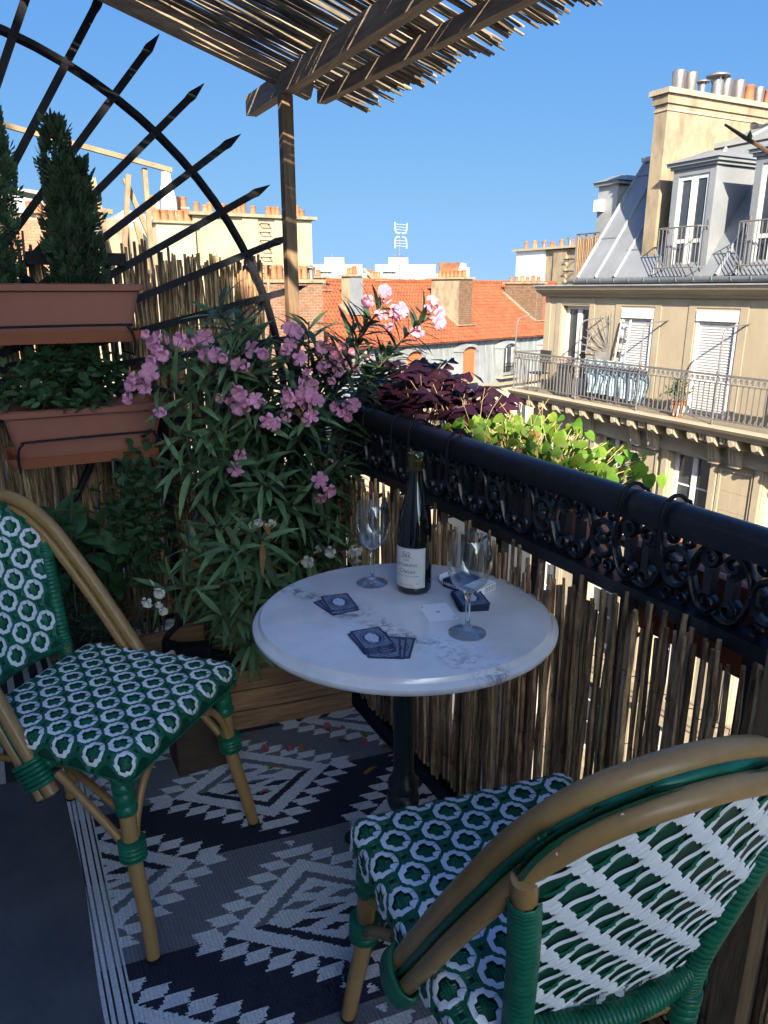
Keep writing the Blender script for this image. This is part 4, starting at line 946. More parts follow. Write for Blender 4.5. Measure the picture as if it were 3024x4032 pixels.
# ---------------------------------------------------------------- plastic troughs
def trough(name, label, c, L_, D_, H_, ax, tray=True, grp=None):
    """long box with rolled rim; ax 'x' or 'y'"""
    cx, cy, cz = c; t = thing(name, label, 'planter', c)
    def P(u, v, z): return V((cx + u, cy + v, cz + z)) if ax == 'x' else V((cx + v, cy + u, cz + z))
    def ring(hl, hd, z, r=.025, n=4):
        out = []
        for sx, sy, a0 in ((1, 1, 0), (-1, 1, PI / 2), (-1, -1, PI), (1, -1, 1.5 * PI)):
            for k in range(n + 1):
                a = a0 + PI / 2 * k / n; out.append(P(sx * (hl - r) + r * math.cos(a), sy * (hd - r) + r * math.sin(a), z))
        return out
    b = MB(); l, d = L_ / 2, D_ / 2
    rings = [ring(l - .03, d - .025, 0), ring(l - .028, d - .023, .02), ring(l - .006, d - .006, H_ - .03), ring(l - .005, d - .005, H_ - .022), ring(l + .008, d + .008, H_ - .018), ring(l + .01, d + .01, H_ - .004), ring(l + .004, d + .004, H_), ring(l - .008, d - .008, H_), ring(l - .012, d - .012, H_ - .04)]
    m = len(rings[0])
    for r_ in rings: b.v.extend(r_)
    for j in range(len(rings) - 1):
        for k in range(m): b.f.append((j * m + k, j * m + (k + 1) % m, (j + 1) * m + (k + 1) % m, (j + 1) * m + k))
    b.f.append(tuple(range(m - 1, -1, -1)))
    part('box', b, terra, t, 40)
    b = MB(); b.add(ring(l - .012, d - .012, H_ - .035), [tuple(range(m))]); part('soil', b, soil, t)
    if tray:
        b = MB(); r2 = [ring(l - .01, d - .005, -.012), ring(l + .004, d + .008, .018), ring(l - .002, d + .002, .018), ring(l - .014, d - .009, -.004)]
        for r_ in r2: b.v.extend(r_)
        for j in range(3):
            for k in range(m): b.f.append((j * m + k, j * m + (k + 1) % m, (j + 1) * m + (k + 1) % m, (j + 1) * m + k))
        b.f.append(tuple(range(m - 1, -1, -1))); part('tray', b, M('orange plastic tray', (.36, .12, .06), .5, 0, .1), t, 40)
    return t
TU = trough('planter_trough', 'upper brown trough with two conifers hung on the iron fan', (.095, 2.325, 1.222), .62, .17, .145, 'x')
TL = trough('planter_trough', 'lower brown trough with leafy bush and orange tray on the iron fan', (.222, 2.31, .888), .43, .19, .148, 'x')
for t, x0, x1, yf, z in ((TU, -.15, .36, 2.222, 1.255), (TL, .045, .40, 2.196, .955)):
    b = MB()
    b.tube(spline([(x0 - .01, yf, z - .085), (x0 - .01, yf - .003, z - .03), (x0 + .005, yf - .004, z - .005), (x0 + .03, yf - .004, z), (x1 - .03, yf - .004, z + .003), (x1 - .005, yf - .004, z - .003), (x1 + .01, yf - .003, z - .03), (x1 + .01, yf, z - .075)], 4), .0035, 6)
    for x in (x0 - .01, x1 + .01): b.tube([(x, yf, z - .08), (x, 2.435, z - .085), (x, 2.438, z + .12)], .0035, 6)
    part('wire_bracket', b, iron2, t, 50)
for nm, lab, yc, L_ in (('planter_trough', 'brown trough of purple leaved plants outside the railing', 1.99, .56), ('planter_trough', 'brown trough of yellow green heart leaved plants outside the railing', 1.40, .52), ('planter_trough', 'bare brown trough outside the railing nearest the timber post', .80, .42)):
    t = trough(nm, lab, (1.155, yc, .745 if yc > 1 else .70), L_, .19, .185, 'y', tray=False)
    b = MB()
    hy = {1.99: (1.978, 1.80), 1.40: (1.509, 1.70), .80: (.932, .837)}[yc]
    for y in hy: b = MB(); b.tube(spline([(.966, y, .90), (.967, y, .98), (.978, y, 1.008), (1.0, y, 1.0175), (1.024, y, 1.006), (1.04, y, .97), (1.04, y, .72), (1.1, y, .73), (1.26, y, .735), (1.262, y, .80)], 4), .0038, 6); part('wire_hook', b, iron2, t, 50)
    if yc == .80: b = MB(); b.bb(1.09, 1.22, .64, .96, .925, .935)

# ---------------------------------------------------------------- wooden planter boxes
def planter(name, label, c, w, d, h, rot, rows=4):
    t = thing(name, label, 'planter', c, rot, local=True)
    ph = h / rows
    for r_ in range(rows):
        z0 = r_ * ph + .002; z1 = (r_ + 1) * ph - .003
        o = .004 * (r_ % 2)
        b = MB(); b.bb(-w / 2 + o, w / 2 - o, -d / 2, -d / 2 + .018, z0, z1); part('board', b, plank, t)
        b = MB(); b.bb(-w / 2 + o, w / 2 - o, d / 2 - .018, d / 2, z0, z1); part('board', b, plank, t)
        for sg in (-1, 1): b = MB(); b.bb(sg * (w / 2 - .018), sg * w / 2, -d / 2 + .0185, d / 2 - .0185, z0, z1); part('board', b, plank, t)
    for sx in (-1, 1):
        for sy in (-1, 1): b = MB(); b.bb(sx * (w / 2 - .05), sx * (w / 2 - .0185), sy * (d / 2 - .05), sy * (d / 2 - .0185), .001, h - .01); part('corner_post', b, plank, t)
    b = MB(); b.bb(-w / 2 + .019, w / 2 - .019, -d / 2 + .019, d / 2 - .019, h - .07, h - .05); part('soil', b, soil, t)
    b = MB(); b.bb(-w / 2 + .02, w / 2 - .02, -d / 2 + .02, d / 2 - .02, .004, .02); part('base_board', b, plank, t)
    return t
PC = planter('corner_planter', 'square brown board planter with the oleanders in the corner', (.745, 2.195, .0), .41, .36, .285, R(-8))
PB = planter('herb_planter', 'long low board planter of herbs behind the green chair', (.16, 2.275, 0), .66, .26, .345, 0)
b = MB()
for k in range(14): b.lathe([(0, -.012), (.016, -.006), (.02, 0), (.014, .009), (0, .012)], 7, (.34 + rnd(-.07, .07), 2.2 + rnd(-.02, .08), .315 + rnd(0, .01)))
bo = part('pebble', MB().add([V((p.x - .16, p.y - 2.275, p.z)) for p in b.v], b.f), M('white pebble', (.6, .58, .55), .8), PB, 60, kind='stuff')

# ---------------------------------------------------------------- plants
def plant_thing(name, label, cat, loc): return thing(name, label, cat, loc)
random.seed(21)
spray = MB()
for k in range(7):
    a = (-1 + k / 3) * .9; L_ = .016 * (1 - abs(a) * .25); y = .004 + .004 * (3 - abs(k - 3)); spray.add([V((0, y, 0)), V((math.sin(a) * L_ - .002, y + math.cos(a) * L_ * .6, .002)), V((math.sin(a) * L_ * 1.15, y + math.cos(a) * L_, 0)), V((math.sin(a) * L_ + .002, y + math.cos(a) * L_ * .6, -.001))], [(0, 1, 2, 3)])
for lab, x, ztop, rad, tips in (('tall dark conifer at the wall end of the upper trough', .03, 1.79, .085, ((.0, 0), (.05, -.01), (-.07, -.03))), ('tall dark conifer at the open end of the upper trough', .245, 1.76, .085, ((-.015, 0), (.035, -.09), (.0, -.1)))):
    t = plant_thing('conifer', lab, 'conifer', (x, 2.33, 1.33))
    tk = MB(); fo = MB()
    for dx, dz in tips:
        zt = ztop + dz; top = V((x + dx, 2.33, zt)); bot = V((x + dx * .3, 2.33, 1.33))
        tk.tube([bot, bot.lerp(top, .5), top], [.009, .006, .002], 6)
        n = 480
        for k in range(n):
            f = rnd(0, 1) ** .85; p = bot.lerp(top, f); r = rad * (1 - f ** 3.2) * .52 + .008
            a = rnd(0, 2 * PI); rr = r * math.sqrt(rnd(.1, 1)) * (1 + .7 * noise.noise(V((a * 1.3, f * 11, x * 5 + dx * 40))))
            p = p + V((math.cos(a) * rr, math.sin(a) * rr, 0)); d = V((math.cos(a) * .6, math.sin(a) * .6, rnd(.6, 1.5)))
            scatter(fo, spray, p, d, rdir(), rnd(.9, 1.9))
        for k in range(26):
            f = rnd(.05, .9); p = bot.lerp(top, f); a = rnd(0, 6.28); r = rad * (1 - f ** 2) * .8
            tk.tube([p, p + V((math.cos(a) * r, math.sin(a) * r, r * 1.1))], .0022, 4)
    part('trunk', tk, stemm, t, 60); part('crown', fo, conif, t, kind='stuff')

ovl = leafmesh('l', None, .036, .022, (.15, .8, 1, .75, .05), .2, .15)
random.seed(22)
t = plant_thing('leafy_bush', 'small leaved green bush filling the lower trough', 'bush', (.21, 2.31, 1.0))
bush(t, (.20, 2.30, 1.0), (.215, .11), .19, 46, 20, ovl, leafd, sr=.0025, up=.1)
t = plant_thing('trailing_sprig', 'upright leafy sprig growing in front of the lower trough', 'plant', (.34, 2.2, .31))
bush(t, (.36, 2.2, .66), (.1, .08), .28, 22, 26, ovl, leafd, sr=.0028, base=(.345, 2.22, .30), up=.1)
bigl = leafmesh('l', None, .085, .045, (.1, .7, 1, .9, .5, .0), .2, .2)
t = plant_thing('lemon_shrub', 'broad leaved green shrub below the lower trough', 'shrub', (.2, 2.3, .29))
bush(t, (.2, 2.28, .52), (.17, .1), .3, 14, 15, bigl, leafd, sr=.005, base=(.21, 2.3, .29))
for k in range(5):
    pass
t = plant_thing('bright_shoot', 'fresh lighter green shoot beside the chair hoop', 'plant', (.13, 2.19, .31))
b = MB(); b.tube(bez((.13, 2.19, .30), (.12, 2.18, .6), (.155, 2.17, .80), 6), .003, 5); part('stem', b, stemm, t)
lm = bigl.mesh('leaf', leafm, 60)
for k in range(7): a = k * 2.3; inst('leaf', lm, t, basis((.155 - .004 * (6 - k) * .6, 2.17, .80 - .022 * (6 - k)), (math.cos(a), math.sin(a) - .3, .5 - .05 * k), (0, 0, 1), .62 + .04 * (6 - k)))
nee = leafmesh('l', None, .02, .0035, (.6, 1, .1), .1, .1)
random.seed(23)
t = plant_thing('thyme_cushion', 'dense fine leaved thyme spilling over the herb planter', 'herb', (.13, 2.22, .30))
bs = MB(); fo = MB()
for k in range(150):
    a = rnd(0, 6.28); b0 = V((.13 + rnd(-.1, .12), 2.24 + rnd(-.08, .06), .295)); tip = b0 + V((rnd(-.09, .13), rnd(-.17, .05), rnd(-.05, .16)))
    pts = bez(b0, (b0 + tip) / 2 + V((0, -.02, .11)), tip, 6); bs.tube(pts, .0012, 4)
    for q in range(17):
        f = rnd(.2, 1); p = pts[min(6, int(f * 6))]; d = rdir(-.2, 1); scatter(fo, nee, p + rdir() * .006, d, rdir(), rnd(.7, 1.3))
part('stems', bs, stemm, t); part('foliage', fo, M('grey green thyme', (.03, .06, .03), .7, 0, .4, 20, sub=.1), t, kind='stuff')

# oleanders
ole = leafmesh('l', None, .122, .0185, (.15, .6, .95, 1, .85, .5, .0), .22, .22)
oleS = [leafmesh('l', None, .122, .0185, (.15, .6, .95, 1, .85, .5, .0), .22, dr).mesh('leaf', leafg, 60) for dr in (.1, .25, .45)]
oleY = ole.mesh('leaf', leafy, 60)
def flower_mesh(mat, open_=.8):
    b = MB(); b.tube([(0, 0, 0), (0, 0, .012)], [.0022, .004], 6)
    for k in range(5):
        a = k * 2 * PI / 5; ca, sa = math.cos(a), math.sin(a); ta = V((-sa, ca, 0)); ra = V((ca, sa, 0))
        rows_ = []
        for t_, w_, o_, z_ in ((0, .0025, .003, .011), (.4, .0058, .008, .0175), (.75, .0082, .0145 * open_, .0225), (1, .0048, .0205 * open_, .0205 - .004 * open_)):
            rows_.append([ra * o_ - ta * w_ + V((0, 0, z_ + .002)), ra * o_ + V((0, 0, z_)), ra * o_ + ta * w_ * 1.15 + V((0, 0, z_ - .002))])
        vs = [p for r_ in rows_ for p in r_]; b.add(vs, [q for i in range(3) for q in ((i * 3, i * 3 + 1, i * 3 + 4, i * 3 + 3), (i * 3 + 1, i * 3 + 2, i * 3 + 5, i * 3 + 4))])
    return b.mesh('flower', mat, 60)
pf = [flower_mesh(pink, o) for o in (.7, .95, 1.15)]; wf_ = [flower_mesh(petalw, o) for o in (.8, 1.0)]
bd = MB(); bd.lathe([(0, 0), (.003, .004), (.004, .01), (.0025, .02), (0, .028)], 6); budp = bd.mesh('bud', pink, 60); budw = MB().add([p.copy() for p in bd.v], bd.f).mesh('bud', M('cream bud', (.6, .58, .35), .6, sub=.2), 60)
def oleander(name, label, base, spread, targets, fills, fl, bud, nmax, lw=(.85, 1.15), fsc=1.0):
    t = plant_thing(name, label, 'oleander', base)
    base = V(base); st = MB(); leaves = []; fols = []
    def stem(tip, ctrl=None, flower=0):
        tip = V(tip); b0 = base + V((rnd(-1, 1) * spread[0], rnd(-1, 1) * spread[1], 0))
        ctrl = V(ctrl) if ctrl else b0.lerp(tip, .5) + V((-(tip.x - b0.x) * .25, 0, .28 * (tip - b0).length))
        n = 14; pts = bez(b0, ctrl, tip, n)
        st.tube(pts, [.0055 - .0028 * i / n for i in range(n + 1)], 6)
        L_ = sum((pts[i + 1] - pts[i]).length for i in range(n)); s0 = max(.22, 1 - .42 / L_)
        nw = int((1 - s0) * L_ / .034) + 1; ph = rnd(0, 6)
        for w in range(nw):
            f = s0 + (1 - s0) * (w + .3) / nw; i = min(n - 1, int(f * n)); p = pts[i].lerp(pts[i + 1], f * n - i); ax = (pts[i + 1] - pts[i]).normalized(); ox = ax.orthogonal().normalized(); oy = ax.cross(ox)
            for q in range(3):
                a = ph + w * 1.05 + q * 2.094 + rnd(-.3, .3); out = ox * math.cos(a) + oy * math.sin(a)
                d = (out * 1.0 + ax * rnd(.3, 1.0) + V((0, 0, rnd(-.35, .2)))).normalized()
                leaves.append((p, d, ax + V((0, 0, .6)), rnd(*lw) * (.75 + .25 * min(1, (nw - w) / 3))))
        if flower:
            ax = (pts[-1] - pts[-2]).normalized()
            for q in range(flower):
                d = (rdir(-.6, 1) + ax * .5 + V((-.35, -.65, -.1))).normalized(); p = tip + d * rnd(.02, .05) + V((rnd(-.014, .014), rnd(-.012, .012), rnd(-.03, .012))) * (.6 + flower * .14)
                mid = tip.lerp(p, .5); st.tube([tip, mid + V((0, 0, .006)), p], .0012, 4)
                fd_ = (d + V((-.3, -.7, -.15 + rnd(-.4, .3)))).normalized()
                m = Matrix.Translation(p) @ fd_.to_track_quat('Z', 'Y').to_matrix().to_4x4() @ Matrix.Rotation(rnd(0, 6), 4, 'Z') @ Matrix.Diagonal([rnd(.85, 1.2) * fsc] * 3 + [1])
                inst('flower', fl[random.randrange(len(fl))], t, m)
            for q in range(max(1, flower // 2)):
                d = (rdir(-.2, 1) + ax).normalized(); p = tip + d * .015; st.tube([tip, p], .0012, 4); inst('bud', bud, t, Matrix.Translation(p) @ d.to_track_quat('Z', 'Y').to_matrix().to_4x4())
    for tg in targets: stem(tg[0], tg[2] if len(tg) > 2 else None, tg[1])
    for f in fills: stem(f)
    part('stems', st, stemm, t, 60)
    leaves.sort(key=lambda l: (l[0] - V((0, 0, 1.35))).length)
    rest = MB()
    for i, (p, d, n_, s) in enumerate(leaves):
        if i < nmax: inst('leaf', oleY if i % 41 == 7 else oleS[i % 3], t, basis(p, d, n_, s, rnd(-.5, .5)))
        else: scatter(rest, ole, p, d, n_, s)
    if rest.v: part('leaves', rest, leafg, t, 60, kind='stuff')
    return t
random.seed(31)
BZ = .235
tg = [((.43, 2.06, 1.20), 7), ((.375, 2.0, 1.115), 8), ((.525, 2.07, 1.205), 6), ((.60, 2.02, 1.08), 6), ((.655, 2.0, 1.03), 4), ((.79, 2.07, 1.20), 6), ((.775, 2.0, 1.075), 7), ((.83, 2.03, 1.07), 7), ((.79, 1.96, 1.01), 5), ((.885, 2.07, 1.17), 5), ((.95, 2.06, 1.155), 6), ((.90, 2.02, 1.115), 4), ((.925, 2.0, .99), 5), ((.60, 1.99, .885), 2), ((.80, 1.96, .80), 3), ((.56, 2.0, 1.16), 2), ((.68, 2.04, 1.16), 3),
      ((1.055, 2.02, 1.30), 8, (.92, 2.12, 1.15)), ((1.19, 2.0, 1.262), 6, (.98, 2.1, 1.12))]
fills = [(rnd(.38, 1.0), rnd(1.93, 2.26), rnd(.70, 1.22)) for k in range(10)] + [(.56, 2.05, 1.31), (.64, 2.1, 1.28), (.86, 2.12, 1.26), (1.0, 2.08, 1.25), (.97, 1.98, 1.16), (1.06, 1.99, 1.16), (.42, 2.0, .98), (.5, 1.95, .92), (.9, 1.96, .86), (.62, 1.92, .84), (.72, 1.93, .76)]
oleander('pink_oleander', 'tall oleander with clusters of pink flowers in the corner planter', (.80, 2.24, BZ), (.08, .06), tg, fills, pf, budp, 296)
random.seed(32)
tg = [((.635, 1.97, .73), 2), ((.765, 1.93, .60), 2), ((.875, 1.92, .60), 5), ((.335, 2.02, .535), 4), ((.60, 2.0, .66), 2)]
fills = [(rnd(.46, .86), rnd(1.88, 2.1), rnd(.46, .76)) for k in range(12)] + [(.42, 2.0, .66), (.52, 1.93, .48), (.66, 1.9, .5), (.6, 1.9, .58), (.7, 1.9, .42), (.78, 1.9, .48), (.56, 1.9, .36)]
oleander('white_oleander', 'lower oleander with a few white flowers beside the marble table', (.64, 2.13, BZ), (.06, .06), tg, fills, wf_, budw, 280, fsc=.85)

# oxalis: three leaflets per stalk
def trefoil(mat, w, notch, tip, L_, droop):
    b = MB()
    for k in range(3):
        a = k * 2 * PI / 3; m = Matrix.Rotation(a, 3, 'Z')
        p = [(0, 0, 0), (w * .5, L_ * .75, -droop * .75), (w * .46, L_ * 1.0, -droop), (0, L_ * notch, -droop * .55), (-w * .46, L_ * 1.0, -droop), (-w * .5, L_ * .75, -droop * .75)]
        b.add([m @ V(q) for q in p], [(0, 1, 2, 3), (0, 3, 4, 5)])
    return b.mesh('leaf', mat, 60)
def hearts(mat):
    out = []
    for dr in (.004, .012, .02):
        b = MB(); n = 6
        half = [(0, 0, .002), (.011, -.004, .004), (.018, .006, .003), (.0175, .018, .0), (.011, .030, -dr * .5), (0, .040, -dr)]
        l = len(half); vs = [V(p) for p in half] + [V((-p[0], p[1], p[2])) for p in half[1:-1]] + [V((0, .02, -.003))]
        c_ = len(vs) - 1
        for i in range(l - 1): b.f.append((c_, i, i + 1))
        lm_ = [0] + list(range(l, l + l - 2)) + [l - 1]
        for i in range(l - 1): b.f.append((c_, lm_[i + 1], lm_[i]))
        b.v = vs; out.append(b.mesh('leaf', mat, 60))
    return out
random.seed(41)
t = plant_thing('purple_oxalis', 'purple triangular leaved oxalis in the trough outside the railing', 'plant', (1.16, 1.99, .89))
st = MB(); pm_ = [trefoil(oxp, .046, .8, 0, .030, d) for d in (.006, .013, .021)]
for k in range(170):
    y = rnd(1.66, 2.30); x = 1.16 + rnd(-.11, .13); dome = 1 - ((y - 1.97) / .42) ** 2
    b0 = V((1.15 + rnd(-.05, .05), 1.99 + (y - 1.99) * .7, .905)); p = V((x, y, .965 + .185 * dome * rnd(.3, 1)))
    st.tube(bez(b0, (b0 + p) / 2 + V((0, 0, .02)), p, 4), .0012, 4)
    inst('leaf', pm_[k % 3], t, basis(p, rdir(-.1, .1), (rnd(-.9, .2), rnd(-1, .1), 1), rnd(1.0, 1.75)))
for k in range(9):
    y = rnd(1.7, 2.1); p = V((1.1 + rnd(-.03, .05), y, 1.04 + rnd(-.04, .05))); st.tube([(1.14, y, .91), p], .0009, 4); inst('flower', wf_[0], t, Matrix.Translation(p) @ Matrix.Rotation(rnd(0, 1.4), 4, 'X') @ Matrix.Diagonal((.42, .42, .42, 1)))
part('stems', st, M('straw stalk', (.20, .13, .06), .7), t)
random.seed(42)
t = plant_thing('green_oxalis', 'bright yellow green heart leaved plant in the trough outside the railing', 'plant', (1.16, 1.40, .89))
st = MB(); hm_ = hearts(oxg); hy_ = hearts(leafy)
for k in range(290):
    y = rnd(1.12, 1.72); x = 1.15 + rnd(-.10, .15); dome = .55 + .45 * (1 - ((y - 1.42) / .36) ** 2)
    if y < 1.2 and x < 1.08: x += .06
    b0 = V((1.15 + rnd(-.05, .06), 1.40 + (y - 1.40) * .8, .905)); p = V((x, y, .94 + .105 * dome * rnd(.1, 1)))
    st.tube(bez(b0, (b0 + p) / 2 + V((0, 0, .025)), p, 4), .0011, 4)
    inst('leaf', (hy_ if k % 47 == 5 else hm_)[k % 3], t, basis(p, (rnd(-1, .2), rnd(-1, .5), rnd(-.8, .1)), (rnd(-1.2, .6), rnd(-1.2, .6), .6), rnd(.5, .86)))
for k in range(30):
    y = rnd(1.3, 1.85); st.tube(bez((1.15, y, .9), (1.12, y, 1.0), (1.1 + rnd(-.06, .08), y + rnd(-.06, .06), 1.03 + rnd(0, .08)), 5), .0007, 4)
inst('leaf', hm_[1], t, basis((1.12, 1.12, .975), (-.2, -.8, -.5), (-.5, -.6, .6), 1.0)); st.tube(bez((1.15, 1.2, .91), (1.13, 1.16, 1.0), (1.12, 1.12, .975), 5), .0011, 4)
part('stems', st, M('pale straw stalk', (.33, .26, .12), .7), t)
tw = thing('bare_twig', 'single bare brown twig with a bud reaching in from the timber post', 'twig', (.963, .585, 1.36))
b = MB(); b.tube(spline([(.963, .585, 1.36), (1.12, .76, 1.49), (1.164, .876, 1.564), (1.135, .90, 1.587), (1.108, .921, 1.608)], 4), [.004] * 8 + [.0034] * 5 + [.003, .0026, .0022, .0018], 6); part('stem', b, M('brown twig', (.07, .045, .025), .7), tw)
b = MB(); b.lathe([(0, -.009), (.004, -.004), (.0045, .002), (0, .011)], 7, (1.141, .897, 1.588)); part('bud', b, leafm, tw, 60)
# ---------------------------------------------------------------- rug (woven cells, each a dyed patch of yarn)
def rug():
    X0_, X1_, T0, T1 = .030, .932, .60, 2.12
    nx, nt = 224, 506; cw = (X1_ - X0_) / nx; ct = (T1 - T0) / nt
    whites, navy, grey = (.82, .83, .84), (.018, .022, .045), (.20, .215, .24)
    random.seed(3)
    rowoff = [rnd(-.007, .007) for _ in range(nt + 1)]
    cols = []
    A, B = .2230, .168; PX, PT = .896, .509
    for j in range(nt):
        t = T0 + (j + .5) * ct
        for i in range(nx):
            x = X0_ + (i + .5) * cw; s = x - X0_
            if s < .052:
                e = s if s < .1 else (X1_ - X0_ - s)
                k = int(e / .0044)
                half = math.floor((t - 1.797) / .2545) % 2
                dark = grey if half == 0 else navy
                c = dark if k in (1, 4, 7, 10) else whites
                if k in (5, 6) and half == 0 and False: c = grey
                cols.append(c); continue
            xx = x + rowoff[j] * .5 + rnd(-.0015, .0015)
            tt = t
            best = None
            for cx, ct_, par in ((.512, 1.797, 0), (.064, 1.797 - .2545, 1)):
                dx = xx - cx; dx -= PX * round(dx / PX); dt = tt - ct_; dt -= PT * round(dt / PT)
                d = abs(dx) / A + abs(dt) / B
                if best is None or d < best[0]: best = (d, dx, dt)
            d, dx, dt = best
            half = math.floor((tt - 1.797) / .2545) % 2    # 0 above a pink row centre
            dark = grey if half == 0 else navy
            q = .030; u = abs(dt) / q; fr = u - math.floor(u)
            dz = abs(dx) / A + (math.floor(u) + .5) * q / B + (.5 - fr) * .075
            c = dark
            if d < .60:
                c = whites
                for ex, et, rx_, rt_ in ((.0, .0, .05, .010), (.055, .028, .042, .012), (-.055, .028, .042, .012), (.055, -.028, .042, .012), (-.055, -.028, .042, .012), (0, .058, .03, .010), (0, -.058, .03, .010)):
                    if abs(dx - ex) / rx_ + abs(dt - et) / rt_ < 1: c = dark
            elif d < .74: c = dark
            elif d < 1.0: c = whites
            elif dz < 1.12: c = dark
            elif dz < 1.36: c = whites
            cols.append(c)
    b = MB(); w = nx + 1
    vs = []
    for j in range(nt + 1):
        for i in range(nx + 1):
            x = X0_ + i * cw; t = T0 + j * ct; y = t - .13 * (x - .3) * (1 if True else 0)
            wob = .004 * math.sin(t * 9) if i in (0, nx) else 0
            vs.append((x + wob, y, .0045 + .0012 * math.sin(x * 17 + t * 5) + .001 * math.sin(t * 23)))
    fs = [(j * w + i, j * w + i + 1, (j + 1) * w + i + 1, (j + 1) * w + i) for j in range(nt) for i in range(nx)]
    me = bpy.data.meshes.new('patterned_rug'); me.from_pydata(vs, [], fs)
    at_ = me.color_attributes.new('yarn', 'FLOAT_COLOR', 'CORNER')
    buf = []
    for c in cols: 
        k = rnd(.86, 1.1); q = (c[0] * k, c[1] * k, c[2] * k, 1.0); buf.extend(q * 4)
    at_.data.foreach_set('color', buf)
    m, N, L, P = nodes('woven plastic yarn')
    an_ = N.new('ShaderNodeVertexColor'); an_.layer_name = 'yarn'; L(an_.outputs[0], P.inputs['Base Color']); P.inputs['Roughness'].default_value = .75
    tc = N.new('ShaderNodeTexCoord'); wv = N.new('ShaderNodeTexWave'); wv.bands_direction = 'Y'; wv.inputs['Scale'].default_value = 55; wv.inputs['Distortion'].default_value = 1.5; wv.inputs['Detail Scale'].default_value = 30
    L(tc.outputs['Object'], wv.inputs[0]); w2 = N.new('ShaderNodeTexWave'); w2.bands_direction = 'X'; w2.inputs['Scale'].default_value = 38; L(tc.outputs['Object'], w2.inputs[0])
    mu = N.new('ShaderNodeMath'); mu.operation = 'MULTIPLY'; L(wv.outputs['Fac'], mu.inputs[0]); L(w2.outputs['Fac'], mu.inputs[1])
    bp = N.new('ShaderNodeBump'); bp.inputs['Strength'].default_value = .9; bp.inputs['Distance'].default_value = .003; L(mu.outputs[0], bp.inputs['Height']); L(bp.outputs[0], P.inputs['Normal'])
    me.materials.append(m)
    o = bpy.data.objects.new('patterned_rug', me); COL.objects.link(o)
    tag(o, 'navy grey and white diamond patterned woven rug on the balcony floor', 'rug')
rug()

# ---------------------------------------------------------------- bistro chair
rattan = M('bamboo look tube', (.27, .155, .055), .32, 0, .25, 6, .12, 30, stretch=(3, 3, 1), col2=(.38, .225, .085), ramp=(.38, .66), spec=.45, bdist=.002)
cgreen = M('green resin strand', (.008, .125, .066), .36, 0, .35, 30, .15, 150, spec=.45, bdist=.001)
cwhite = M('white resin strand', (.82, .83, .84), .4, 0, .06, 30)
cdark = M('dark green under weave', (.005, .062, .034), .5, 0, .3, 60, .3, 200, bdist=.001)
black = M('black rubber', (.01, .01, .012), .5)
A_, B_ = .074, .078
HXs, HYs, RS, ZT = .190, .187, .024, .474
def seatmap(u, v, h):
    cx = max(-HXs, min(HXs, u)); cy = max(-HYs, min(HYs, v)); dx, dy = u - cx, v - cy; d = math.hypot(dx, dy)
    crown = .006 * (1 - (cx / HXs) ** 2) * (1 - (cy / HYs) ** 2)
    if d < 1e-9: p = V((cx, cy, ZT + crown + h))
    else:
        ux, uy = dx / d, dy / d; th = min(d / RS, PI / 2); ex = max(0, d - RS * PI / 2)
        p = V((cx + ux * (RS + h) * math.sin(th), cy + uy * (RS + h) * math.sin(th), ZT - RS + (RS + h) * math.cos(th) - ex))
    p.x *= 1 - .10 * (.21 - p.y) / .42
    return p
def bw_(z):
    if z < .77: return .128 + .046 * (z - .5) / .27
    q = (z - .77) / .132
    return .176 * math.sqrt(max(0, 1 - q * q)) if q < 1 else 0
def backmap(u, v, h):
    z = v; y = -.222 - (z - .5) * .25 - .028 * (1 - (u / .17) ** 2) * min(1, (z - .42) / .3)
    return V((u, y + h * .97, z + h * .22))
def ring_geo(b, fm, cu, cv, sc=1.0):
    K = 8
    for k in range(K):
        a0 = (k - .5) * PI / 4; a1 = (k + .54) * PI / 4
        rows_ = []
        for f, tilt in ((0, .0012), (.5, .0004), (1, -.0008)):
            a = a0 + (a1 - a0) * f; ro = .0258 * (1.0 if f != .5 else .96); ri = .0168 if f != .5 else (.0165 if k % 2 == 0 else .0122)
            row = []
            for r_, h in ((ro, .0034), ((ro + max(ri, .0172)) / 2, .0050), (ri, .0037)): row.append(fm(cu + sc * r_ * math.cos(a), cv + sc * r_ * math.sin(a), h + tilt))
            rows_.append(row)
        vs = [p for r_ in rows_ for p in r_]; b.add(vs, [q for i in range(2) for q in ((i * 3, i * 3 + 3, i * 3 + 4, i * 3 + 1), (i * 3 + 1, i * 3 + 4, i * 3 + 5, i * 3 + 2))])
    for k in (1, 3):     # small folded knots on the ring
        a = k * PI / 2; r_ = .0205; c_, s_ = math.cos(a), math.sin(a); w = .0036
        P = [fm(cu + sc * ((r_ + i * w) * c_ - j * w * s_), cv + sc * ((r_ + i * w) * s_ + j * w * c_), h) for i, j, h in ((-1.3, -1, .0046), (1, -1, .0046), (1, 1, .0046), (-1.3, 1, .0046), (0, 0, .0064))]
        b.add(P, [(0, 1, 4), (1, 2, 4), (2, 3, 4), (3, 0, 4)])
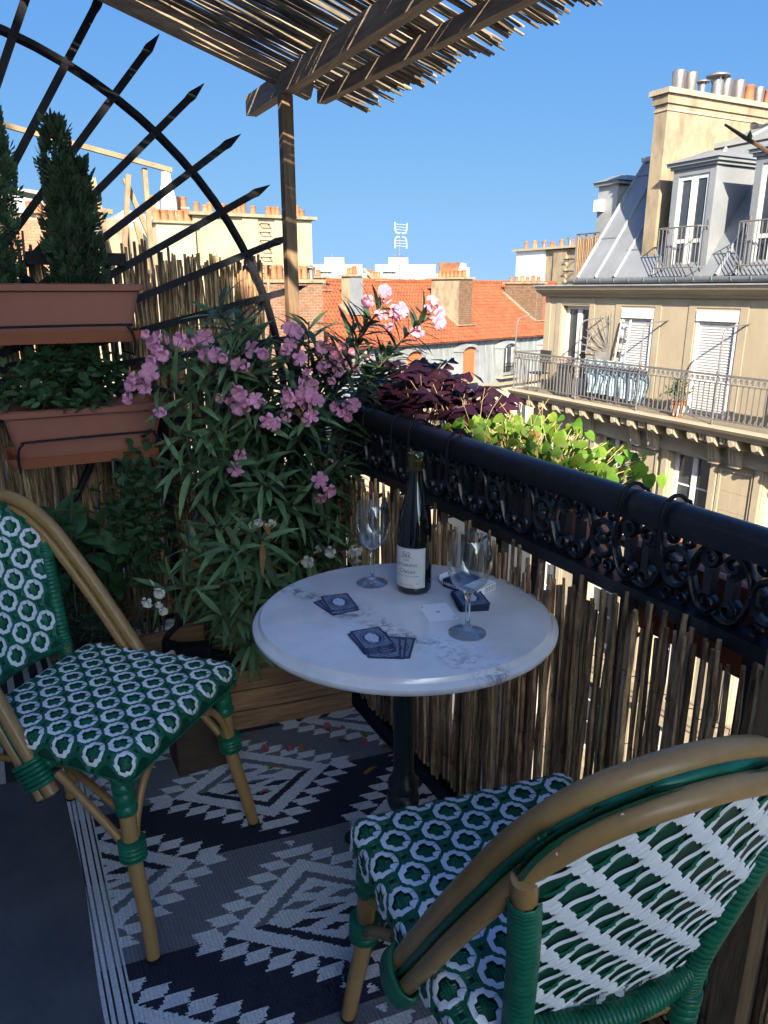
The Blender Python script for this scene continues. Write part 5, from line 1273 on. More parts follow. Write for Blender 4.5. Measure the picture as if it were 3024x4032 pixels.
def strand(b, fm, pts, hw, ok=None):
    """pts: (u,v,h); ribbon with a rounded back"""
    run = []
    def flush():
        if len(run) > 1:
            vs = []
            for i, (u, v, h) in enumerate(run):
                u0, v0, _ = run[max(0, i - 1)]; u1, v1, _ = run[min(len(run) - 1, i + 1)]; du, dv = u1 - u0, v1 - v0; l = math.hypot(du, dv) or 1; nu, nv = -dv / l * hw, du / l * hw
                vs += [fm(u + nu, v + nv, h - .0016), fm(u + nu * .4, v + nv * .4, h), fm(u - nu * .4, v - nv * .4, h), fm(u - nu, v - nv, h - .0016)]
            n = len(run); b.add(vs, [q for i in range(n - 1) for q in ((i * 4, i * 4 + 4, i * 4 + 5, i * 4 + 1), (i * 4 + 1, i * 4 + 5, i * 4 + 6, i * 4 + 2), (i * 4 + 2, i * 4 + 6, i * 4 + 7, i * 4 + 3))])
        run.clear()
    for p in pts:
        if ok is None or ok(p[0], p[1]): run.append(p)
        else: flush()
    flush()
def bands(b, fm, u0, u1, v0, v1, ou, ov, ok=None, step=.0048):
    AM = .125
    for ax in (0, 1):
        if ax == 0: lo, hi, per, slo, shi, sper, os_, op = v0, v1, B_, u0, u1, A_, ou, ov
        else: lo, hi, per, slo, shi, sper, os_, op = u0, u1, A_, v0, v1, B_, ov, ou
        k0 = int(math.floor((lo - op) / (per / 2))) - 1; k1 = int(math.ceil((hi - op) / (per / 2))) + 1
        for k in range(k0, k1):
            base = op + (k + .5) * per / 2; sg = 1 if k % 2 == 0 else -1
            for off in (-.0042, 0, .0042):
                pts = []; s = slo
                while s <= shi:
                    ph = 2 * PI * (s - os_) / sper; c_ = base + sg * AM * per * math.cos(ph) + off
                    h = .0032 + (.0013 * math.cos(2 * ph + (0 if ax == 0 else PI)))
                    if lo - .002 <= c_ <= hi + .002: pts.append((s, c_, h) if ax == 0 else (c_, s, h))
                    s += step
                strand(b, fm, pts, .0021, ok)
def cross(b, fm, cu, cv):
    for off in (-.0042, 0, .0042):
        strand(b, fm, [(cu - .0135, cv + off, .0012), (cu, cv + off, .0022), (cu + .0135, cv + off, .0012)], .002); strand(b, fm, [(cu + off, cv - .0135, .0012), (cu + off, cv - .006, .0034), (cu + off, cv + .006, .0034), (cu + off, cv + .0135, .0012)], .002)
def binding(pts_a, r, n, mat, parent, axis_pts):
    pass
CH = thing('bistro_chair', 'green and white woven bistro chair facing the table from the planter side', 'chair', (.139, 1.614, .0055), math.atan2(-.69, -.724), local=True)
def build_chair(t):
    ou, ov = .171 - 2 * A_, .164 - 2 * B_
    E_ = .064
    b = MB(); n = 46; b.grid(lambda u, v: seatmap(-HXs - E_ + 2 * (HXs + E_) * u, -HYs - E_ + 2 * (HYs + E_) * v, -.0012), n, n); seat = part('seat', b, cdark, t, 60)
    b = MB(); bands(b, seatmap, -HXs - E_ + .004, HXs + E_ - .004, -HYs - E_ + .004, HYs + E_ - .004, ou, ov)
    lat = []
    for i in range(-6, 7):
        for j in range(-6, 7):
            for hf in (0, .5):
                u, v = ou + (i + hf) * A_, ov + (j + hf) * B_
                dx, dy = max(0, abs(u) - HXs), max(0, abs(v) - HYs); d = math.hypot(dx, dy)
                if d < .052 and not (dx > .03 and dy > .03): lat.append((u, v))
    for u, v in lat: cross(b, seatmap, u, v)
    part('green_weave', b, cgreen, seat, 50, kind='stuff')
    for u, v in lat:
        b = MB(); ring_geo(b, seatmap, u, v); part('woven_ring', b, cwhite, seat, 40)
    # backrest
    zl, zh = .50, .893
    b = MB(); nu, nv = 30, 40
    for h in (.003, -.004): b.grid(lambda u, v: backmap((2 * u - 1) * max(.004, bw_(zl + (zh - zl) * v)), zl + (zh - zl) * v, h), nu, nv)
    back = part('backrest', b, cdark, t, 60)
    ok = lambda u, v: zl - .004 < v < zh and abs(u) < bw_(v) + .003
    fmb = lambda u, v, h: backmap(u, v, h + .004)
    b = MB(); ou2, ov2 = .02, .53
    bands(b, fmb, -.18, .18, zl, zh, ou2, ov2, ok)
    lat = []
    for i in range(-4, 5):
        for j in range(-1, 7):
            for hf in (0, .5):
                u, v = ou2 + (i + hf) * A_, ov2 + (j + hf) * B_
                if all(ok(u + .0215 * math.cos(a), v + .0215 * math.sin(a)) for a in [q * PI / 4 for q in range(8)]): lat.append((u, v))
    for u, v in lat: cross(b, fmb, u, v)
    # short green straps that show on the reverse
    fmr = lambda u, v, h: backmap(u, v, -h - .0045)
    okr = lambda u, v: zl - .004 < v < zh - .02 and abs(u) < bw_(v) - (.012 if v > .72 else .002)
    for i in range(-5, 6):
        for j in range(-1, 8):
            for hf in (0, .5):
                u, v = ou2 + (i + hf) * A_, ov2 + (j + hf) * B_
                for q in (-.006, 0, .006):
                    strand(b, fmr, [(u + q - .012, v - .013 + q * .4, .001), (u + q, v + q * .4, .0038), (u + q + .012, v + .013 + q * .4, .001)], .0034, okr)
    part('green_weave', b, cgreen, back, 50, kind='stuff')
    for u, v in lat:
        b = MB(); ring_geo(b, fmb, u, v); part('woven_ring', b, cwhite, back, 40)
    # white strands on the reverse: thin waves along one diagonal, stepped folds along the other
    P0 = (ou2 + A_ * .25, ov2 + B_ * .25)
    for k in range(-14, 16):
        b = MB(); pts = []; s = -9.0
        while s < 9:
            q = .5 * k + .055 * math.sin(2 * PI * s + PI * k); pts.append((P0[0] + A_ / 2 * (s + q), P0[1] + B_ / 2 * (s - q), .0048 + .001 * math.cos(2 * PI * s))); s += .07
        strand(b, fmr, pts, .0032, okr)
        if b.v: part('white_strand', b, cwhite, back, 40, kind='stuff')
        for m_ in range(-9, 10):
            b = MB(); s0 = m_ + (.5 if k % 2 else 0) * 0
            if not okr(P0[0] + A_ / 2 * (s0 + .5 * k), P0[1] + B_ / 2 * (s0 - .5 * k)): continue
            for f in (.12, .27, .42):
                uu = P0[0] + A_ / 2 * (s0 + .5 * k + f); vv = P0[1] + B_ / 2 * (s0 - .5 * k - f); dx_ = .0085 if f != .42 else .006
                strand(b, fmr, [(uu - dx_, vv - dx_ * .55, .0036), (uu, vv, .0052), (uu + dx_, vv + dx_ * .8, .0036)], .0040, okr)
            if b.v: part('white_fold', b, cwhite, back, 40, kind='stuff')
    # hoop: outer and inner tube with green piping between
    half = [(.208, .012, .350), (.204, -.03, .410), (.199, -.085, .50), (.192, -.145, .60), (.181, -.205, .70), (.158, -.262, .80), (.105, -.305, .872), (0, -.325, .902)]
    full = [(-x, y, z) for x, y, z in half] + half[-2::-1]
    cen = spline(full, 5)
    def offset(k): return [p - V((0, .85, .527)) * k for p in cen]     # the second tube runs behind the first
    hb = MB(); hb.tube(cen, .0155, 12); part('hoop', hb, rattan, t, 60)
    hb = MB(); hb.tube(offset(.0345), .0128, 12); part('inner_hoop', hb, rattan, t, 60)
    hb = MB(); hb.tube([p * 1.0 + V((p.x * .02, .0, .004)) for p in offset(.0185)], .0062, 8); part('piping', hb, cgreen, t, 60)
    inn_ = offset(.0345)
    for q_, nx_, r_ in ((cen[0], cen[1], .0152), (cen[-1], cen[-2], .0152), (inn_[0], inn_[1], .0122), (inn_[-1], inn_[-2], .0122)):
        hb = MB(); dd = (q_ - nx_).normalized(); hb.tube([q_ + dd * .0003, q_ + dd * .004], r_, 12); part('end_cap', hb, black, t, 60)
    legs = {}
    for s in (-1, 1):
        p = [(s * .188, .172, .440), (s * .191, .178, .36), (s * .196, .188, .22), (s * .207, .212, .10), (s * .217, .226, .008)]
        lb = MB(); lb.tube(spline(p, 4), [.0185 - .004 * i / 16 for i in range(17)], 12); part('leg', lb, rattan, t, 60)
        fb_ = MB(); fb_.lathe([(.0145, 0), (.0155, .002), (.0155, .009), (0, .009)], 12, (s * .2175, .2265, 0)); part('foot_cap', fb_, black, t, 40)
        p = [(s * .168, -.292, .775), (s * .150, -.268, .66), (s * .131, -.236, .52), (s * .128, -.226, .44), (s * .134, -.245, .25), (s * .146, -.300, .008)]
        lb = MB(); lb.tube(spline(p, 4), .0145, 12); part('leg', lb, rattan, t, 60)
        fb_ = MB(); fb_.lathe([(.014, 0), (.0152, .002), (.0152, .009), (0, .009)], 12, (s * .1465, -.3005, 0)); part('foot_cap', fb_, black, t, 40)
        # green wrap round the back post
        wp = MB(); base = spline([(s * .163, -.286, .745), (s * .148, -.266, .65), (s * .131, -.237, .52), (s * .1285, -.228, .45)], 12)
        for i in range(len(base) - 1):
            a, c_ = base[i], base[i + 1]
            wp.tube([a, a.lerp(c_, .3), a.lerp(c_, .8), c_], [.0175, .0192, .0192, .0175], 10, caps=False)
        part('post_binding', wp, cgreen, t, 60)
    # frame under the seat
    fr = MB(); z = .418
    fr.tube([(-.190, .176, z), (.190, .176, z)], .0125, 10); fr.tube([(-.13, -.215, z), (.13, -.215, z)], .0125, 10)
    for s in (-1, 1): fr.tube([(s * .190, .174, z - .002), (s * .165, -.02, z - .002), (s * .13, -.215, z - .002)], .0135, 10)
    part('seat_frame', fr, rattan, t, 60)
    br_ = MB()
    for s in (-1, 1):
        br_.tube(spline([(s * .196, .020, .395), (s * .197, .045, .375), (s * .197, .10, .325), (s * .1965, .155, .272), (s * .196, .18, .235)], 4), .0095, 8)
        br_.tube(spline([(s * .09, .178, .402), (s * .13, .182, .378), (s * .165, .186, .33), (s * .182, .188, .285), (s * .186, .190, .24)], 4), .0085, 8)
        br_.tube(spline([(s * .135, -.19, .40), (s * .137, -.22, .36), (s * .137, -.236, .30)], 3), .008, 8)
        br_.tube([(s * .192, .17, .335), (s * .12, -.03, .352), (s * .132, -.232, .335)], .0085, 8)
    part('brace', br_, rattan, t, 60)
    lr = MB(); lr.tube([(-.125, -.232, .492), (0, -.258, .490), (.125, -.232, .492)], .0125, 10); 
    for k in range(40):
        u = -.122 + .244 * k / 39; y = -.232 - .0265 * (1 - (u / .125) ** 2); lr.tube([(u - .0034, y, .491), (u - .001, y, .491), (u + .0018, y, .491), (u + .0034, y, .491)], [.0128, .0158, .0158, .0128], 8, caps=False)
    part('lower_back_rail', lr, cgreen, t, 60)
    def wrap(path, r, turns, name='binding'):
        wb = MB(); pts = spline(path, 8); L_ = len(pts) - 1
        for k in range(turns):
            f0 = k / turns * L_; f1 = (k + 1) / turns * L_
            g_ = lambda f: pts[min(L_, int(f))].lerp(pts[min(L_, int(f) + 1)], f - int(f))
            a, c_ = g_(f0), g_(f1); wb.tube([a, a.lerp(c_, .25), a.lerp(c_, .75), c_], [r * .88, r, r, r * .88], 12, caps=(k in (0, turns - 1)))
        part(name, wb, cgreen, t, 60)
    for s in (-1, 1):
        wrap([(s * .1915, .180, .335), (s * .189, .174, .395), (s * .188, .170, .432)], .0225, 5)
        wrap([(s * .196, .187, .232), (s * .1945, .185, .275)], .0285, 5)
        # oval binding where both hoop tubes meet the seat rail
        wb = MB(); nv_ = V((0, .85, .527))
        for k in range(6):
            f = k / 5; c_ = V((s * .2062, -.006, .374)).lerp(V((s * .2040, -.034, .416)), f) - nv_ * .017
            wb.tube([c_ + nv_ * (.0375 * math.sin(2 * PI * q / 16)) + V((.0205 * math.cos(2 * PI * q / 16), 0, 0)) for q in range(17)], .0052, 6, caps=False)
        part('binding', wb, cgreen, t, 60)
        wrap([(s * .19, -.02, .405), (s * .176, .0, .414)], .018, 3)
        wrap([(s * .128, -.226, .40), (s * .129, -.23, .455)], .0215, 5)
        wrap([(s * .137, -.23, .335), (s * .17, .11, .34)], .0001, 1) if False else None
build_chair(CH)
C2 = copy_tree(CH)
C2.location = (.622, .735, .0055); C2.rotation_euler = (0, 0, math.atan2(-.16, .987))
C2['label'] = 'green and white woven bistro chair turned to the table beside the timber post'
CH['group'] = C2['group'] = 'bistro chairs at the marble table'

# ---------------------------------------------------------------- marble table
TX, TY, TZ = .675, 1.195, .731
TB_ = thing('bistro_table', 'round white marble bistro table on a black iron column', 'table', (TX, TY, .006))
m, N, L, P = nodes('veined white marble')
tc = N.new('ShaderNodeTexCoord'); mp = N.new('ShaderNodeMapping'); mp.inputs['Rotation'].default_value = (0, 0, R(38)); L(tc.outputs['Object'], mp.inputs[0])
n1 = N.new('ShaderNodeTexNoise'); n1.inputs['Scale'].default_value = 5; n1.inputs['Detail'].default_value = 8; n1.inputs['Roughness'].default_value = .62; L(mp.outputs[0], n1.inputs['Vector'])
c1 = N.new('ShaderNodeValToRGB'); c1.color_ramp.elements[0].position = .35; c1.color_ramp.elements[0].color = (.60, .60, .59, 1); c1.color_ramp.elements[1].position = .62; c1.color_ramp.elements[1].color = (.80, .79, .77, 1); L(n1.outputs[0], c1.inputs[0])
# one broken vein band across the slab
sx = N.new('ShaderNodeSeparateXYZ'); nd = N.new('ShaderNodeTexNoise'); nd.inputs['Scale'].default_value = 7; nd.inputs['Detail'].default_value = 5; L(tc.outputs['Object'], nd.inputs['Vector'])
m2 = N.new('ShaderNodeMapping'); m2.inputs['Rotation'].default_value = (0, 0, R(71)); m2.inputs['Location'].default_value = (0, 0.081, 0); L(tc.outputs['Object'], m2.inputs[0]); L(m2.outputs[0], sx.inputs[0])
ad = N.new('ShaderNodeMath'); ad.operation = 'MULTIPLY_ADD'; ad.inputs[1].default_value = .12; ad.inputs[2].default_value = -.06; L(nd.outputs[0], ad.inputs[0])
s2 = N.new('ShaderNodeMath'); s2.operation = 'ADD'; L(sx.outputs['Y'], s2.inputs[0]); L(ad.outputs[0], s2.inputs[1])
ab = N.new('ShaderNodeMath'); ab.operation = 'ABSOLUTE'; L(s2.outputs[0], ab.inputs[0])
mr = N.new('ShaderNodeMapRange'); mr.inputs['From Min'].default_value = 0; mr.inputs['From Max'].default_value = .045; mr.inputs['To Min'].default_value = 1; mr.inputs['To Max'].default_value = 0; L(ab.outputs[0], mr.inputs[0])
nf = N.new('ShaderNodeTexNoise'); nf.inputs['Scale'].default_value = 42; nf.inputs['Detail'].default_value = 7; nf.inputs['Roughness'].default_value = .75; nf.inputs['Distortion'].default_value = .6; L(mp.outputs[0], nf.inputs['Vector'])
cf_ = N.new('ShaderNodeValToRGB'); cf_.color_ramp.elements[0].position = .46; cf_.color_ramp.elements[1].position = .60; L(nf.outputs[0], cf_.inputs[0])
mm = N.new('ShaderNodeMath'); mm.operation = 'MULTIPLY'; L(mr.outputs[0], mm.inputs[0]); L(cf_.outputs[0], mm.inputs[1])
mx = N.new('ShaderNodeMix'); mx.data_type = 'RGBA'; L(mm.outputs[0], mx.inputs['Factor']); L(c1.outputs[0], mx.inputs['A']); mx.inputs['B'].default_value = (.17, .175, .19, 1)
L(mx.outputs['Result'], P.inputs['Base Color']); P.inputs['Roughness'].default_value = .16; P.inputs['Specular IOR Level'].default_value = .8
marble = m
b = MB(); Rr = .305
b.lathe([(0, TZ), (.285, TZ), (.289, TZ - .001), (.291, TZ - .005), (.294, TZ - .009), (.300, TZ - .0115), (.3045, TZ - .016), (.305, TZ - .021), (.302, TZ - .027), (.295, TZ - .031), (.285, TZ - .0325), (0, TZ - .0325)], 128, (TX, TY, 0)); hd_ = V((.465, .885, 0)); b.v = [p - hd_ * (.06 * (p - V((TX, TY, 0))).dot(hd_)) for p in b.v]; part('marble_top', b, marble, TB_, 30)
b = MB(); b.lathe([(0, .012), (.05, .012), (.055, .03), (.05, .06), (.03, .085), (.024, .11), (.022, .25), (.026, .262), (.033, .27), (.036, .285), (.033, .30), (.027, .305), (.034, .315), (.034, .33), (.026, .34), (.0225, .36), (.0225, .62), (.028, .63), (.03, .645), (.026, .66), (.024, .68), (.0, .68)], 20, (TX, TY, 0)); part('column', b, iron, TB_, 40)
b = MB(); b.bb(TX - .11, TX + .11, TY - .018, TY + .018, .681, .697); b.bb(TX - .018, TX + .018, TY - .11, TY + .11, .6815, .6965); part('top_bracket', b, iron, TB_)
for k in range(3):
    a = R(95 + 120 * k); d = V((math.cos(a), math.sin(a), 0)); c_ = V((TX, TY, 0))
    b = MB(); b.tube([c_ + d * q + V((0, 0, z)) for q, z in ((.03, .06), (.08, .075), (.14, .05), (.2, .024), (.23, .022))], [.02, .019, .017, .014, .017], 8); b.lathe([(.016, .007), (.02, .012), (.018, .02), (0, .022)], 10, c_ + d * .23); part('foot', b, iron, TB_, 50)

# wine bottle
BX, BY, BZ0 = .747, 1.283, TZ
WB = thing('wine_bottle', 'dark red wine bottle with cream paper label on the marble table', 'bottle', (BX, BY, BZ0))
m, N, L, P = nodes('dark bottle glass'); P.inputs['Base Color'].default_value = (.006, .007, .006, 1); P.inputs['Roughness'].default_value = .04; P.inputs['Specular IOR Level'].default_value = .7; P.inputs['Coat Weight'].default_value = .4; dglass = m
m, N, L, P = nodes('amber empty neck'); P.inputs['Base Color'].default_value = (.28, .22, .05, 1); P.inputs['Roughness'].default_value = .05; P.inputs['Transmission Weight'].default_value = .9; amber = m
b = MB(); b.lathe([(0, .004), (.028, .001), (.034, .001), (.0368, .005), (.0375, .012), (.0376, .10), (.0372, .125), (.0352, .15), (.0305, .177), (.0245, .203), (.0190, .225), (.0162, .245), (.0150, .262)], 48, (BX, BY, BZ0)); part('body', b, dglass, WB, 60)
b = MB(); b.lathe([(.0150, .2622), (.0146, .282), (.0146, .2865), (.0158, .2875), (.0162, .291), (.0158, .300), (.0145, .3012), (.0118, .3012), (.0112, .298), (.0112, .264), (0, .2625)], 40, (BX, BY, BZ0)); part('neck', b, amber, WB, 60)
paper = M('cream label paper', (.70, .68, .63), .7, 0, .03, 20)
ink = M('grey ink', (.08, .08, .09), .7); inkb = M('brown ink', (.22, .12, .06), .7)
LA = R(-147); rl_ = .03795
def onb(x, z, e=.0002): a = LA + x / rl_; return V((BX + (rl_ + e) * math.cos(a), BY + (rl_ + e) * math.sin(a), BZ0 + z))
b = MB(); b.grid(lambda u, v: onb(-.042 + .084 * u, .017 + .088 * v, 0), 40, 2); lab_ = part('label_paper', b, paper, WB, 60)
b = MB()
for z in (.0195, .1025): b.grid(lambda u, v: onb(-.0395 + .079 * u, z + .0005 * v), 40, 1)
for x in (-.0395, .039): b.grid(lambda u, v: onb(x + .0005 * u, .0195 + .083 * v), 1, 2)
part('border_line', b, inkb, lab_)
def text_mb(body, size, shear=0., bold=0.):
    cu_ = bpy.data.curves.new('t', 'FONT'); cu_.body = body; cu_.size = size; cu_.shear = shear; cu_.align_x = 'CENTER'; cu_.offset = bold; cu_.resolution_u = 3
    o = bpy.data.objects.new('t', cu_); COL.objects.link(o); bpy.context.view_layer.update()
    me = bpy.data.meshes.new_from_object(o.evaluated_get(bpy.context.evaluated_depsgraph_get())); bpy.data.objects.remove(o)
    b = MB(); b.v = [v.co.copy() for v in me.vertices]; b.f = [tuple(p.vertices) for p in me.polygons]; bpy.data.meshes.remove(me)
    return b
for body, size, z, sh, mt in (('2020', .0065, .0775, 0, inkb), ('LES SABLIÈRES', .0078, .0655, 0, ink), ('Chinon', .0125, .050, .35, ink), ('Appellation Chinon Contrôlée', .0045, .0425, .3, ink), ('75 cl', .004, .0255, 0, ink), ('PRODUIT DE FRANCE', .0033, .0225, 0, ink)):
    tm = text_mb(body, size, sh); dx = .026 if body == '75 cl' else 0
    tm.v = [onb(p.x + dx, z + p.y, .0004) for p in tm.v]; part('lettering', tm, mt, lab_)
b = MB()    # little house vignette
for x0, x1, z0, z1 in ((-.009, -.005, .086, .0925), (-.0035, .002, .086, .094), (.0035, .008, .086, .0925)): b.grid(lambda u, v: onb(x0 + (x1 - x0) * u, z0 + (z1 - z0) * v, .0003), 2, 1)
part('vignette', b, M('pale grey ink', (.33, .33, .35), .7), lab_)
b = MB(); b.add([onb(-.011, .0927, .0005), onb(.010, .0927, .0005), onb(.005, .0975, .0005), onb(-.006, .0975, .0005)], [(0, 1, 2, 3)]); b.grid(lambda u, v: onb(-.014 + .028 * u, .0848 + .0007 * v, .0003), 6, 1); part('vignette', b, inkb, lab_)

# glasses
m, N, L, P = nodes('clear glass'); P.inputs['Transmission Weight'].default_value = 1; P.inputs['Roughness'].default_value = 0; P.inputs['IOR'].default_value = 1.46; P.inputs['Base Color'].default_value = (.97, .985, .98, 1); cglass = m
m, N, L, P = nodes('thin clear glass')      # blown glass wall: clear straight through, mirror at grazing angles
N.remove(P); tr = N.new('ShaderNodeBsdfTransparent'); tr.inputs[0].default_value = (.93, .955, .96, 1); gl = N.new('ShaderNodeBsdfGlossy'); gl.inputs['Roughness'].default_value = .01
lw_ = N.new('ShaderNodeLayerWeight'); pw = N.new('ShaderNodeMath'); pw.operation = 'POWER'; pw.inputs[1].default_value = 2.6; L(lw_.outputs['Facing'], pw.inputs[0]); fr = N.new('ShaderNodeMath'); fr.operation = 'MULTIPLY_ADD'; fr.inputs[1].default_value = .9; fr.inputs[2].default_value = .09; L(pw.outputs[0], fr.inputs[0]); mxs = N.new('ShaderNodeMixShader'); L(fr.outputs[0], mxs.inputs[0]); L(tr.outputs[0], mxs.inputs[1]); L(gl.outputs[0], mxs.inputs[2]); L(mxs.outputs[0], N['Material Output'].inputs[0]); tglass = m
def wineglass(lab, x, y, s):
    t = thing('wine_glass', lab, 'glass', (x, y, TZ), group='wine glasses on the marble table')
    o = (x, y, TZ + .0004)
    prof_o = [(0, 0), (.0325, 0), (.0345, .0008), (.0345, .002), (.030, .0038), (.018, .0065), (.008, .0105), (.0050, .018), (.0042, .035), (.0044, .055), (.0058, .072), (.010, .082), (.020, .089), (.030, .099), (.0375, .115), (.0405, .133), (.0395, .152), (.0358, .172), (.0335, .184)]
    prof_i = [(.0330, .1845), (.0324, .184), (.0347, .172), (.0384, .152), (.0394, .133), (.0364, .116), (.029, .1008), (.019, .0912), (.009, .086), (0, .0845)]
    sc = lambda P_: [(r_ * s, z * s) for r_, z in P_]
    b = MB(); b.lathe(sc(prof_o[:7]), 48, o); part('foot', b, tglass, t, 60)
    b = MB(); b.lathe(sc(prof_o[6:12]), 32, o); part('stem', b, cglass, t, 60)
    b = MB(); b.lathe(sc(prof_o[11:] + prof_i), 48, o); part('bowl', b, tglass, t, 60)
wineglass('empty stemmed wine glass beside the bottle, next to the oleanders', .682, 1.355, 1.0)
wineglass('empty stemmed wine glass standing in front of the card deck', .728, 1.050, 1.04)

# playing cards
m, N, L, P = nodes('navy ornamental card back')
tc = N.new('ShaderNodeTexCoord'); mp = N.new('ShaderNodeMapping'); mp.inputs['Location'].default_value = (-1, -1.0, 0); mp.inputs['Scale'].default_value = (2, 2, 0); L(tc.outputs['Generated'], mp.inputs[0])
def math_(op, a, b_=None, c_=None):
    n = N.new('ShaderNodeMath'); n.operation = op
    for i, q in enumerate((a, b_, c_)):
        if q is None: continue
        if isinstance(q, (int, float)): n.inputs[i].default_value = q
        else: L(q, n.inputs[i])
    return n.outputs[0]
sp = N.new('ShaderNodeSeparateXYZ'); L(mp.outputs[0], sp.inputs[0])
u, v = math_('MULTIPLY', sp.outputs[0], 1.0), math_('MULTIPLY', sp.outputs[1], 1.4)
r2 = math_('SQRT', math_('ADD', math_('POWER', math_('MULTIPLY', u, 1.25), 2), math_('POWER', v, 2)))
nz = N.new('ShaderNodeTexNoise'); nz.inputs['Scale'].default_value = 5.5; nz.inputs['Detail'].default_value = 4; nz.inputs['Distortion'].default_value = 2.2; L(mp.outputs[0], nz.inputs['Vector'])
blob = math_('MULTIPLY', math_('LESS_THAN', math_('ADD', math_('SQRT', math_('ADD', math_('POWER', math_('MULTIPLY', u, 1.5), 2), math_('POWER', math_('MULTIPLY', v, .95), 2))), math_('MULTIPLY', nz.outputs[0], .75)), 1.0), math_('GREATER_THAN', nz.outputs[0], .36))
oval = math_('LESS_THAN', math_('ABSOLUTE', math_('SUBTRACT', r2, .80)), .03)
au, av = math_('ABSOLUTE', u), math_('ABSOLUTE', v)
wv = N.new('ShaderNodeTexWave'); wv.wave_type = 'RINGS'; wv.inputs['Scale'].default_value = 2.6; wv.inputs['Distortion'].default_value = 7; wv.inputs['Detail'].default_value = 1.2; wv.inputs['Detail Scale'].default_value = 1.6
cb_ = N.new('ShaderNodeCombineXYZ'); L(au, cb_.inputs[0]); L(av, cb_.inputs[1]); L(cb_.outputs[0], wv.inputs[0])
corner = math_('MULTIPLY', math_('GREATER_THAN', r2, .92), math_('MULTIPLY', math_('LESS_THAN', au, .86), math_('LESS_THAN', av, 1.27)))
curl = math_('MULTIPLY', corner, math_('MULTIPLY', math_('GREATER_THAN', wv.outputs['Fac'], .55), .6))
fac = math_('MAXIMUM', math_('MAXIMUM', blob, math_('MULTIPLY', oval, .5)), curl)
mx = N.new('ShaderNodeMix'); mx.data_type = 'RGBA'; L(fac, mx.inputs['Factor']); mx.inputs['A'].default_value = (.012, .030, .085, 1); mx.inputs['B'].default_value = (.55, .60, .68, 1)
L(mx.outputs['Result'], P.inputs['Base Color']); P.inputs['Roughness'].default_value = .4
cback = m
cface = M('white card face', (.90, .90, .90), .45, 0, .01)
def card_mesh():
    b = MB(); w, h, r_ = .0315, .044, .0035; poly = []
    for sx_, sy_, a0 in ((1, 1, 0), (-1, 1, PI / 2), (-1, -1, PI), (1, -1, 1.5 * PI)):
        for k in range(4): a = a0 + PI / 2 * k / 3; poly.append((sx_ * (w - r_) + r_ * math.cos(a), sy_ * (h - r_) + r_ * math.sin(a), 0))
    b.prism(poly, (0, 0, .0003)); return b
cme = card_mesh().mesh('playing_card', cback); cmf = card_mesh().mesh('playing_card', cface)
def corners(p):   # centre and heading of a card from its far-left, far-right, near-left corners
    return p
CZ = TZ + .0005
def card(x, y, z, ang, lab, grp, me=cme, tilt=0):
    return single('playing_card', me, Matrix.Translation((x, y, z)) @ Matrix.Rotation(ang, 4, 'Z') @ Matrix.Diagonal((.95, .93, 1, 1)), lab, 'playing card', grp)
lp = 'face-down navy card in the small fan nearest the oleanders'
card(.560, 1.282, CZ, R(8), lp, 'cards in the small fan'); card(.566, 1.279, CZ + .0004, R(-2), lp, 'cards in the small fan'); card(.5735, 1.292, CZ + .0009, R(-8.5), 'top card of the small fan, its whole ornate back showing', None)
fp = 'face-down navy card in the loose fan before the empty chair side'
for x, y, a in ((.583, 1.062, -37), (.570, 1.064, -32), (.5625, 1.070, -28), (.556, 1.092, -14), (.553, 1.10, -9), (.552, 1.106, -3)):
    card(x, y, CZ, R(a), fp, 'cards in the loose fan'); CZ += .00038
card(.558, 1.1105, CZ + .0002, R(-6), 'top card of the loose fan, its whole ornate back showing', None)
CZ = TZ + .0005
ac = single('ace_card', cmf, Matrix.Translation((.7295, 1.1565, CZ)) @ Matrix.Rotation(R(-14.5), 4, 'Z') @ Matrix.Diagonal((.95, .93, 1, 1)), 'ace of hearts lying face up beside the card deck', 'playing card')
ORG[ac] = V((0, 0, 0))
redm = M('card red', (.55, .02, .02), .5)
def heart(b, cx, cy, s, z=.00042):
    pts = [V((cx + s * .0625 * 16 * math.sin(t) ** 3 / 16 * 1.0 * 16 / 16, cy + s * .0625 * (13 * math.cos(t) - 5 * math.cos(2 * t) - 2 * math.cos(3 * t) - math.cos(4 * t)) / 16, z)) for t in [2 * PI * k / 24 for k in range(24)]]
    b.add(pts, [tuple(range(23, -1, -1))])
b = MB(); heart(b, 0, 0, .075); heart(b, -.0265, .0285, .04); heart(b, .0265, -.0285, .04); part('heart', b, redm, ac)
tm = text_mb('A', .011); tA = MB(); tA.add([V((p.x - .0265, p.y + .0325, .00042)) for p in tm.v], tm.f); tA.add([V((.0265 - p.x, -.0325 - p.y, .00042)) for p in tm.v], tm.f); part('letter', tA, redm, ac)
random.seed(77)
for k in range(22):
    card(.8105 + rnd(-.0012, .0012), 1.163 + rnd(-.0012, .0012), TZ + .0005 + k * .00062, R(-18 + rnd(-1.2, 1.2)) if k > 5 else R(-21 + rnd(-1, 1)), 'face-down navy card in the squared deck behind the wine glass' if k < 21 else 'top card of the squared deck behind the wine glass', 'cards in the squared deck' if k < 21 else None)
bx = thing('card_box', 'empty navy card box with white flap lying behind the deck', 'box', (.855, 1.232, TZ + .0006), R(-72.5), local=True)
cardb = M('navy carton', (.012, .026, .07), .45, 0, .2, 60)
b = MB(); b.bb(-.046, .046, -.033, .033, 0, .018); part('carton', b, cardb, bx)
b = MB(); b.bb(.0462, .0466, -.032, .032, .0008, .0175); b.bb(.012, .0455, -.0315, .0325, .0182, .0186); part('end_panel', b, cface, bx)
b = MB()
